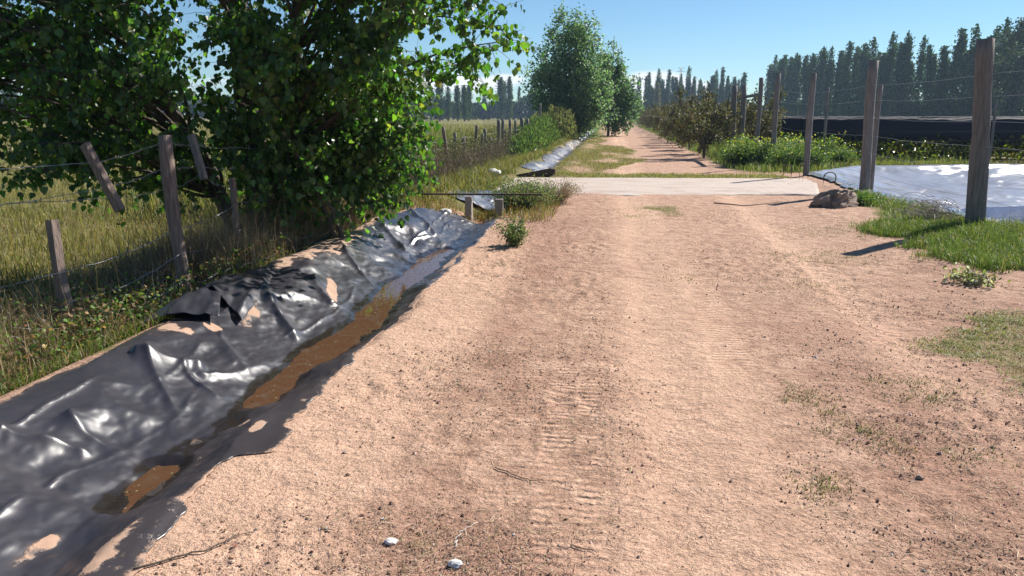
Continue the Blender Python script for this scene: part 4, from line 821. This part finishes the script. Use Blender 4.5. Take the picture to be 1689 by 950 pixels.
for k in range(1, 14):
    c = copy_tree(v0); c.location = (7.0-.15*k+random.uniform(-.4, .4), 29.6+2.6*k+.02*k*k, random.uniform(-.03, .05)); c.scale = (1+.07*k, 1, 1)
    c['label'] = 'one of the vineyard rows behind the nearest one, only its netted top showing'

# ------------------------------------------------------------------ vegetation (ground cover)
def scatter(n, x0, x1, y0, y1, dens=None, dexp=1.0):   # points on the ground, none inside the pond
    if dexp != 1.0:      # denser near the camera
        y = y0*(y1/y0)**rng.random(n)
    else: y = rng.uniform(y0, y1, n)
    x = rng.uniform(x0, x1, n)
    if dens is not None: k = rng.random(n) < dens(x, y); x, y = x[k], y[k]
    k = pond_d(x, y) < -.05; x, y = x[k], y[k]
    return np.stack([x, y, T(x, y)-.01], 1)
def grass(name, label, P, h, wd, cols, wts=None, lean=.4, mat=None, hn=.3, cat='grass'):
    mb = MB(); n = len(P); hh = h*np.exp(rng.normal(0, hn, n))*(1+.35*fbm(P[:, 0]*1.3, P[:, 1]*1.3, 2, 401)); blades(mb, P, hh, wd, mixcols(cols, n, wts), lean)
    return tag(link(name, mb.mesh(name), mat or M_GRASS), label, cat, kind='stuff')
GB = [(.08, .135, .02), (.12, .17, .03), (.17, .19, .05), (.30, .25, .12)]
GD = [(.30, .21, .12), (.22, .145, .08), (.18, .16, .06), (.38, .30, .19)]
GY = [(.16, .155, .04), (.24, .20, .065), (.12, .13, .035), (.33, .25, .12)]
def d_bank(x, y): return np.clip(1.5*box(x+.5*fbm(x*1.6, y*1.6, 4, 81), 3.9, 60, .7)*box(y+.8*fbm(x*1.4, y*1.4, 4, 82), 8.7, 11.8, .6)-.15-.5*vnoise(x*7, y*7, 83), 0, 1)**.8
grass('bank_grass', 'bright green grass on the bank before the nearest pond post', scatter(130000, 3.0, 8.2, 7.4, 12.4, d_bank), .115, .0065, GB, [.36, .34, .2, .1], .55)
grass('bank_grass', 'short green grass along the pond edge by the second post', scatter(22000, 4.0, 5.5, 11.0, 17, lambda x, y: ss(4.3, 4.8, x+.3*fbm(x*2, y, 2, 85))*.8), .085, .008, GB, [.3, .35, .2, .15], .6)
grass('dry_turf', 'low dry turf at the right edge of the track', scatter(90000, 2.0, 5.4, 4.2, 7.5, lambda x, y: np.clip(1.4*box(x+.6*fbm(x*1.4, y*1.4, 4, 83), 2.75, 8, .6)*box(y+.5*fbm(x*1.5, y*1.5, 4, 84), 5.0, 6.4, .5)*(.3+.8*vnoise(x*7, y*7, 8))-.22, 0, 1)), .030, .0045, GB[1:]+[(.24, .20, .10)], [.3, .3, .2, .2], 1.1)
grass('track_tufts', 'sparse flat tufts of grass scattered over the right of the sandy track', scatter(200000, .5, 4.2, 2.4, 13, lambda x, y: np.clip(tuft_spots(x, y)*1.3*(.2+vnoise(x*9, y*9, 441))-.18, 0, 1)*.7, 2), .030, .005, [(.14, .135, .035), (.22, .18, .08), (.10, .115, .03)], None, 1.2)
grass('track_tufts', 'sparse flat tufts of grass on the left of the sandy track', scatter(50000, -1.5, 0, 2.3, 7, lambda x, y: np.clip(tuft_spots(x, y)*(.2+vnoise(x*9, y*9, 442))-.15, 0, 1)*.6), .02, .0035, [(.26, .18, .10), (.30, .22, .13), (.15, .15, .04)], None, 1.2)
# left verge between fence and plastic
vd = lambda x, y: np.clip(ss(-3.08, -3.34, x+.12*fbm(x*3, y*3, 2, 404))*(1-.85*box(x, -3.6, -2.9, .1)*(1-ss(3.2, 3.9, y))), 0, 1)
grass('verge_grass', 'tangled green and brown grass between the fence and the plastic', scatter(80000, -6.5, -3.0, 3.2, 12.5, lambda x, y: vd(x, y)*ss(-6.5, -4.6, x)*(1-.6*box(x, -3.85, -3.0, .1)*box(y, 5.2, 6.4, .2)), 2), .12, .006, GB+GD[:2], [.3, .24, .16, .08, .12, .1], .75)
grass('verge_straw', 'dead straw and brown stems along the wire fence', scatter(48000, -4.9, -3.25, 3.6, 12.5, lambda x, y: np.clip(.25+.9*ss(5.5, 7.5, y)+.5*fbm(x*2, y*2, 2, 405), 0, 1)*(1-.75*ss(-3.85, -3.5, x))*(1-.9*box(x, -3.85, -3.0, .1)*box(y, 5.2, 6.4, .2)), 2), .33, .0045, GD, None, .45, M_DRY)
grass('dry_brush', 'tall dry tangled weeds around the slim post under the tree', scatter(26000, -4.3, -3.4, 6.9, 12.0, lambda x, y: .35+.65*ss(-3.5, -3.75, x)), .46, .004, GD, None, .4, M_DRY, cat='weeds')
grass('field_grass', 'rough yellow green grass of the field beyond the left fence', scatter(120000, -26, -4.3, 5, 34, lambda x, y: np.clip(1.2-np.abs(x)/28, .15, 1), 2), .19, .011, GY, [.34, .3, .2, .16], .5)
grass('field_grass', 'far pale grass of the left field', scatter(60000, -110, -6, 32, 160, None, 2), .28, .05, GY, [.3, .3, .15, .25], .5)
grass('tall_weeds', 'head high yellow green weeds behind the far stake fence', scatter(80000, -17, -4.65, 13, 62, lambda x, y: np.clip(.35+.9*fbm(x*.4, y*.25, 3, 406)+.5*ss(-10, -5, x), 0, 1)*ss(-.75, -.35, x/np.maximum(y, 1)+.03*0), 2), .95, .020, [(.15, .17, .045), (.20, .21, .06), (.10, .12, .035), (.26, .21, .09)], None, .45)
grass('ditch_verge', 'olive and yellow grass on the left bank of the far ditch', scatter(90000, -4.6, -2.3, 12.9, 120, lambda x, y: (1-ss(-3.0, -2.6, x+.25*fbm(x, y*.7, 2, 407)))*(1-.6*box(x, -4.2, -2.9, .2)*box(y, 13, 18, .6)), 2), .20, .013, GY+[(.10, .14, .05)], [.3, .25, .2, .1, .15], .5)
grass('ditch_verge', 'low green and yellow grass between the far ditch and the track', scatter(60000, -1.95, 1.4, 20.9, 110, lambda x, y: (1-ss(-.85, -.3, x-1.4*box(y+3*fbm(x*.8, y*.25, 3, 451), 28, 41, 3.5)+.6*fbm(x*.6, y*.3, 3, 88)))*np.clip(.6+1.6*fbm(x*.9, y*.35, 3, 440), .08, 1), 2), .085, .011, [(.15, .18, .04), (.24, .21, .06), (.31, .24, .10), (.28, .19, .10)], None, .6)
grass('slab_grass', 'thin yellowish grass strip along the far edge of the slab', scatter(16000, -1.8, 4.6, 20.9, 22.7, lambda x, y: np.clip(.75-.6*np.abs(y-21.5)+.4*fbm(x, y, 2, 408), 0, 1)), .06, .012, [(.24, .23, .07), (.18, .2, .05), (.34, .27, .13)], None, .6)
grass('orchard_grass', 'green grass under the fruit trees', scatter(60000, 3.2, 12, 23, 120, lambda x, y: ss(3.4, 4.1, x+.4*fbm(x*.5, y*.3, 2, 86)), 2), .22, .016, [(.12, .17, .045), (.16, .20, .05), (.22, .22, .07)], None, .5)
grass('orchard_grass', 'rough grass between the pond and the vineyard', scatter(26000, 5.2, 34, 25.5, 29.5, lambda x, y: (pond_d(x, y) < -.15)*.9), .15, .018, GY, None, .6)
grass('track_tufts', 'short green tufts in the middle of the track before the slab', scatter(16000, -.4, 2.2, 11.5, 15.6, lambda x, y: np.clip(.4+1.3*fbm(x*3, y*3, 3, 452), 0, 1)*np.exp(-((x-.85)/.65)**2-((y-13.4)/.7)**2)+.12*np.clip(fbm(x*2, y*2, 3, 409)-.3, 0, 1)), .035, .008, [(.2, .2, .07), (.3, .25, .14)], None, .9)
grass('sluice_grass', 'green and rusty grass in and around the small sluice', scatter(15000, -3.3, -.9, 11.9, 15.2, lambda x, y: .75*np.exp(-((x+2.0)/.35)**2-((y-13.2)/.6)**2)+.7*np.exp(-((x+3.0)/.4)**2-((y-12.6)/.6)**2)+.35*np.exp(-((x+1.2)/.4)**2)), .14, .008, GY+[(.22, .10, .04)], None, .6)
# green reeds mound far along the ditch
def reeds(c, r, n, h): return np.stack([c[0]+rng.normal(0, r[0], n), c[1]+rng.normal(0, r[1], n), np.full(n, -.02)], 1)
def mound(name, label, blobs, ls, cols):
    mb = MB()
    for (cx, cy, rx, ry, h, n) in blobs:
        th = rng.uniform(0, 2*pi, n); rr = rng.random(n)**.5; q = np.stack([cx+rx*rr*np.cos(th), cy+ry*rr*np.sin(th), h*np.sqrt(np.clip(1-rr**2, 0, 1))*(.55+.5*rng.random(n))], 1); q[:, 2] += h*.22*fbm(q[:, 0]*2.2, q[:, 1]*.9, 3, 430)
        a = rng.normal(0, .45, (n, 3)); a[:, 2] += 1; leaf_faces(mb, q, a, rng.uniform(.5, 1.4, n)*ls, mixcols(cols, n, None, .28), .28, False)
    return tag(link(name, mb.mesh(name, False), M_GRASS), label, 'reeds', kind='stuff')
mound('reeds', 'soft green overgrown mound of reeds beside the far ditch', [(-4.2, 45, 1.1, 8, 1.25, 10000), (-3.7, 36, .8, 6, .8, 6000), (-4.3, 54, 1.3, 6, 1.7, 8000), (-3.6, 62, 1.2, 6, 1.9, 5000)], .22, [(.10, .15, .05), (.13, .18, .06), (.075, .12, .04)])
mound('reeds', 'feathery pale yellow topped reeds at the end of the green mound', [(-3.6, 53, 1.3, 2.5, 2.05, 6000), (-4.6, 52, 1.0, 2.5, 1.7, 3000)], .20, [(.20, .19, .09), (.16, .18, .07)])
# brush along the far stake fence: dry twigs
mb = MB(); nb = 9000; y_ = 11.5*(46/11.5)**rng.random(nb); P = np.stack([-4.35+rng.normal(0, .28, nb), y_, 0*y_], 1); P[:, 2] = T(P[:, 0], P[:, 1])
blades(mb, P, rng.uniform(.4, 1.05, nb), .009, mixcols([(.17, .13, .10), (.12, .09, .07), (.24, .19, .15)], nb), .55, tipcol=1)
m = 26000; y_ = 11.5*(46/11.5)**rng.random(m); q = np.stack([-4.45+rng.normal(0, .38, m), y_, .12+.95*rng.random(m)], 1); q[:, 2] *= .65+.55*vnoise(y_*.8, y_*0, 410)
leaf_faces(mb, q, rng.normal(0, 1, (m, 3)), rng.uniform(.025, .06, m), mixcols([(.10, .12, .04), (.14, .16, .05), (.20, .16, .09)], m), .7, False)
tag(link('fence_brush', mb.mesh('fence_brush', False), M_DRY), 'dry grey brown brush grown through the far stake fence', 'brush', kind='stuff')
# bare crooked twigs through the near fence
mb = MB()
for _ in range(650):
    y0_ = rng.uniform(6.4, 12.5); p = np.array([-3.95+rng.normal(0, .25), y0_, 0.]); p[2] = float(T(p[0], p[1])); pts = [p]; d = np.array([rng.normal(0, .4), rng.normal(0, .3), 1.]); L_ = rng.uniform(.1, .2)
    for _k in range(5): d = d+rng.normal(0, .35, 3); d /= np.linalg.norm(d); p = p+d*L_; pts.append(p)
    mb.tube(pts, np.linspace(.004, .0012, 6), 3, cap=False)
tag(link('dead_stalks', mb.mesh('dead_stalks'), M_TWIG), 'bare crooked grey stalks tangled in the fence wires', 'brush', kind='stuff')
mb = MB()
for _ in range(300):
    y0_ = rng.uniform(4.0, 8.4); p = np.array([rng.uniform(-4.6, -3.5), y0_, 0.]); p[2] = float(T(p[0], p[1])); pts = [p]; d = np.array([rng.normal(0, .6), rng.normal(0, .3), .6]); L_ = rng.uniform(.06, .12)
    for _k in range(5): d = d+rng.normal(0, .4, 3); d /= np.linalg.norm(d); p = p+d*L_; pts.append(p)
    mb.tube(pts, np.linspace(.003, .001, 6), 3, cap=False)
m = 22000; x_ = rng.uniform(-5.4, -3.3, m); y_ = rng.uniform(3.6, 8.8, m); q = np.stack([x_, y_, T(x_, y_)+.02+.30*rng.random(m)**1.5], 1); sel = rng.random(m) < .35+.9*np.clip(fbm(x_*1.5, y_*1.5, 2, 411)+.2, 0, 1); q = q[sel]; m = len(q)
leaf_faces(mb, q, rng.normal(0, 1, (m, 3))*np.array([1, 1, .5]), rng.uniform(.018, .042, m), mixcols([(.08, .14, .025), (.13, .20, .04), (.24, .15, .075), (.34, .21, .11)], m, [.36, .27, .2, .17]), .8, False)
tag(link('creeping_weeds', mb.mesh('creeping_weeds', False), M_GRASS), 'creeping weeds with green and russet leaves below the near fence', 'weeds', kind='stuff')

def bush(name, label, x, y, r, h, n, ls, cols, wts=None, cat='bush', stems_=60, group=None, mat=None, smat=None):
    t = empty(name, (x, y, float(T(x, y)))); tag(t, label, cat, group); sb = MB(); P = []
    for _ in range(stems_):
        a = rng.uniform(0, 2*pi); e = np.array([cos(a)*r*rng.uniform(.2, 1), sin(a)*r*rng.uniform(.2, 1), h*rng.uniform(.5, 1.05)]); e[2] *= 1-.35*(np.hypot(e[0], e[1])/r)**2
        Q = smoothpath([(0, 0, -.02), e*np.array([.35, .35, .5]), e], 7); sb.tube(Q, np.linspace(.005, .0015, 7)*(1+h), 3, cap=False); k = rng.integers(2, 7, n//stems_); P.append(Q[k]+rng.normal(0, r*.12, (n//stems_, 3)))
    P = np.concatenate(P); P[:, 2] = np.maximum(P[:, 2], .01); lb = MB(); leaf_faces(lb, P, rng.normal(0, .7, (len(P), 3))+np.array([0, 0, .4]), rng.uniform(.7, 1.3, len(P))*ls, mixcols(cols, len(P), wts), .6, False)
    link('stems', sb.mesh('stems'), smat or M_TWIG, t); link('leaves', lb.mesh('leaves', False), mat or M_GRASS, t); return t
WB = [(.10, .15, .05), (.14, .19, .07), (.24, .22, .13)]
bush('weed_bush', 'round grey green weed bush at the near left corner of the slab', -1.55, 13.7, .72, .46, 8000, .034, WB, None, 'bush', 90)
bush('weed_bush', 'small upright weed clump growing at the edge of the sand, nearer than the round bush', -1.17, 9.7, .28, .32, 1900, .032, WB, None, 'bush', 30)
bush('weed_bush', 'leafy weed leaning over the earth lump beside the second pond post', 4.45, 14.9, .4, .22, 2200, .035, [(.09, .16, .03), (.13, .2, .05)], None, 'bush', 40)
bush('dry_grass_clump', 'pale straw clump right behind the round weed bush', -.95, 14.7, .5, .46, 1500, .03, [(.45, .37, .25)], None, 'plant', 170, mat=M_DRY, smat=M_STRAW)
bush('thistle', 'broad leaved weed with dusty white flowers at the right edge of the track', 3.45, 7.9, .30, .08, 420, .045, [(.15, .17, .06), (.22, .20, .11), (.5, .48, .42)], None, 'plant', 26)
bush('weed_bush', 'big leafed bright weed at the far left beside the sand', -3.55, 3.75, .22, .16, 160, .06, [(.12, .22, .04), (.18, .28, .06)], None, 'plant', 16)
# yellow-flowered weeds: individually placed plants
yl_ = bush('flowering_weed', 'tall green weed dotted with small yellow flowers, in the patch left of the vineyard', 0, 0, .5, .70, 1400, .06, [(.12, .19, .05), (.17, .24, .06), (.09, .15, .04)], None, 'plant', 34, 'yellow flowering weeds')
fb = MB(); m = 22; P = np.stack([rng.normal(0, .28, m), rng.normal(0, .28, m), rng.uniform(.4, .80, m)], 1); leaf_faces(fb, P, rng.normal(0, 1, (m, 3)), .055, mixcols([(.40, .38, .06)], m), .9, False); link('flowers', fb.mesh('flowers', False), M_GRASS, yl_)['kind'] = 'stuff'
spots = [(4.2+random.uniform(-.3, 3.3), random.uniform(24.6, 31)) for _ in range(46)]+[(4.0+random.uniform(0, 1.2), random.uniform(25, 29)) for _ in range(12)]
for k, (x, y) in enumerate([s for s in spots if pond_d(s[0], s[1]) < -.5]):
    o = yl_ if k == 0 else copy_tree(yl_); s = random.uniform(.75, 1.2); o.location = (x, y, float(T(x, y))); o.rotation_euler = (0, 0, random.uniform(0, 6)); o.scale = (s, s, s*random.uniform(.85, 1.15))
# tumble of dry wire-like twigs at pond corner
t_ = MB()
for _ in range(260):
    c = rng.normal(0, .12, 3)*np.array([1.3, 1, .6]); a = rng.normal(0, 1, 3); a /= np.linalg.norm(a); b = np.cross(a, rng.normal(0, 1, 3)); b /= np.linalg.norm(b); rr = rng.uniform(.10, .26); th = np.linspace(0, rng.uniform(1, 2.6), 7)+rng.uniform(0, 6)
    P = c+rr*(np.cos(th)[:, None]*a+np.sin(th)[:, None]*b)*np.array([1.2, 1, .75]); P[:, 2] = np.maximum(P[:, 2]+.14, .0); t_.tube(P, .0028, 3, cap=False)
tag(link('twig_ball', t_.mesh('twig_ball'), simple('grey_twig', (.34, .28, .24), .8, .3, 30, 0), None, (4.66, 12.35, float(T(4.66, 12.35)))), 'tangled heap of grey dry twigs at the near corner of the pond', 'twigs')
# sticks
def stick(name, lb, pts, r, col=M_TWIG):
    P = smoothpath(pts, 14); P[:, :2] += rng.normal(0, .004, (14, 2)); P[:, 2] = T(P[:, 0], P[:, 1])+r*.9+.004; tag(link(name, MB().tube(P, np.linspace(r, r*.4, 14), 5).mesh(name), col), lb, 'stick')
stick('stick', 'long thin dark stick lying by the right edge of the plastic at the bottom', [(-1.66, 2.36, 0), (-1.55, 2.47, 0), (-1.46, 2.52, 0), (-1.36, 2.68, 0)], .005)
stick('stick', 'short dark twig on the sand near the tyre marks', [(-.12, 2.72, 0), (-.02, 2.68, 0)], .003)
stick('stick', 'long thin stick on the red earth before the slab', [(1.9, 14.9, 0), (2.5, 14.6, 0), (3.2, 15.3, 0)], .012)
stick('stick', 'dark twig lying along the wheel track left of the tyre marks', [(-.5, 3.35, 0), (-.36, 3.25, 0), (-.25, 3.22, 0)], .003)
stick('stick', 'pale curved straw stalk above the nearest white scrap', [(-.55, 2.66, 0), (-.56, 2.74, 0), (-.50, 2.85, 0)], .0022, M_WHITE)

# litter and clods on the sand (uncountable)
mb = MB(); m = 90000; y_ = 2.2*(14/2.2)**rng.random(m); x_ = rng.uniform(-1.6, 3.9, m); dn = np.clip(fbm(x_*1.3, y_*1.2, 3, 420)*1.3+.30, .03, 1)*(1-.85*box(x_, .2, .65, .25))*.6+.9*clods(x_, y_); k = rng.random(m) < dn; x_, y_ = x_[k], y_[k]; m = len(x_)
s = np.clip(np.exp(rng.normal(math.log(.0030), .5, m)), .0012, .011)
oc = np.array([(1, 0, 0), (-1, 0, 0), (0, 1, 0), (0, -1, 0), (0, 0, .8), (0, 0, -.5)], float)
V = np.stack([x_, y_, T(x_, y_)+s*.35], 1)[:, None, :]+oc[None]*s[:, None, None]*(1+.35*rng.standard_normal((m, 6, 3)))
fo = np.array([(0, 2, 4), (2, 1, 4), (1, 3, 4), (3, 0, 4), (2, 0, 5), (1, 2, 5), (3, 1, 5), (0, 3, 5)]); i = (np.arange(m)*6)[:, None, None]
mb.add(V.reshape(-1, 3), [(i+fo[None]).reshape(-1, 3)], np.repeat(mixcols([(.32, .18, .115), (.22, .125, .08), (.50, .36, .27), (.62, .55, .48)], m, [.5, .25, .22, .03]), 6, 0))
def colmat(name, rough=.9):
    mm, n, o = newmat(name); p = nd(n, 'ShaderNodeBsdfPrincipled', Roughness=rough); n.links.new(attr(n, 'Col', True), p.inputs['Base Color']); n.links.new(p.outputs[0], o.inputs[0]); return mm
M_GRIT = colmat('grit')
tag(link('loose_clods', mb.mesh('loose_clods', False), M_GRIT), 'loose crumbs of earth and grit over the sandy track', 'gravel', kind='stuff')
mb = MB(); m = 110000; y_ = 2.2*(20/2.2)**rng.random(m); x_ = rng.uniform(-1.6, 3.6, m); dn = np.clip(fbm(x_*1.1+5, y_*1.3, 3, 421)*1.4+.22, .02, 1)*(1-.8*box(x_, .2, .65, .25))*.6+1.2*clods(x_, y_); k = rng.random(m) < dn; x_, y_ = x_[k], y_[k]; m = len(x_)
a = rng.uniform(0, 2*pi, m); Ls = np.exp(rng.normal(math.log(.016), .5, m)); D = np.stack([np.cos(a), np.sin(a), rng.normal(0, .12, m)], 1)*Ls[:, None]; Wd = np.stack([-np.sin(a), np.cos(a), 0*a], 1)*.0009; c = np.stack([x_, y_, T(x_, y_)+.004], 1)
up = np.array([0, 0, .0022]); bend = Wd/.0009*(Ls*rng.normal(0, .25, m))[:, None]
V = np.stack([c-D-Wd, c-D+Wd, c+bend+Wd+up, c+bend-Wd+up, c+D+Wd*.4, c+D-Wd*.4], 1).reshape(-1, 3); i = np.arange(m)[:, None]*6
mb.add(V, [i+np.array([[0, 1, 2, 3]]), i+np.array([[3, 2, 4, 5]])], np.repeat(mixcols([(.13, .08, .05), (.22, .14, .09), (.55, .42, .28), (.2, .2, .07)], m, [.45, .25, .25, .05]), 6, 0))
tag(link('straw_litter', mb.mesh('straw_litter', False), M_GRIT), 'bits of straw, twigs and dead leaves over the sandy track', 'litter', kind='stuff')

# ------------------------------------------------------------------ haze
hb = MB().box((0, 240, 14.), (480, 300, 15.8)); hz = hb.mesh('haze', False)
mm = bpy.data.materials.new('haze'); mm.use_nodes = True; n = mm.node_tree; n.nodes.clear(); o_ = n.nodes.new('ShaderNodeOutputMaterial')
pv = n.nodes.new('ShaderNodeVolumePrincipled'); pv.inputs['Color'].default_value = (.55, .76, 1, 1); pv.inputs['Density'].default_value = .00034; pv.inputs['Anisotropy'].default_value = .2
n.links.new(pv.outputs[0], o_.inputs['Volume'])
ho = link('haze', hz, mm); tag(ho, 'faint blue summer haze', kind='stuff')
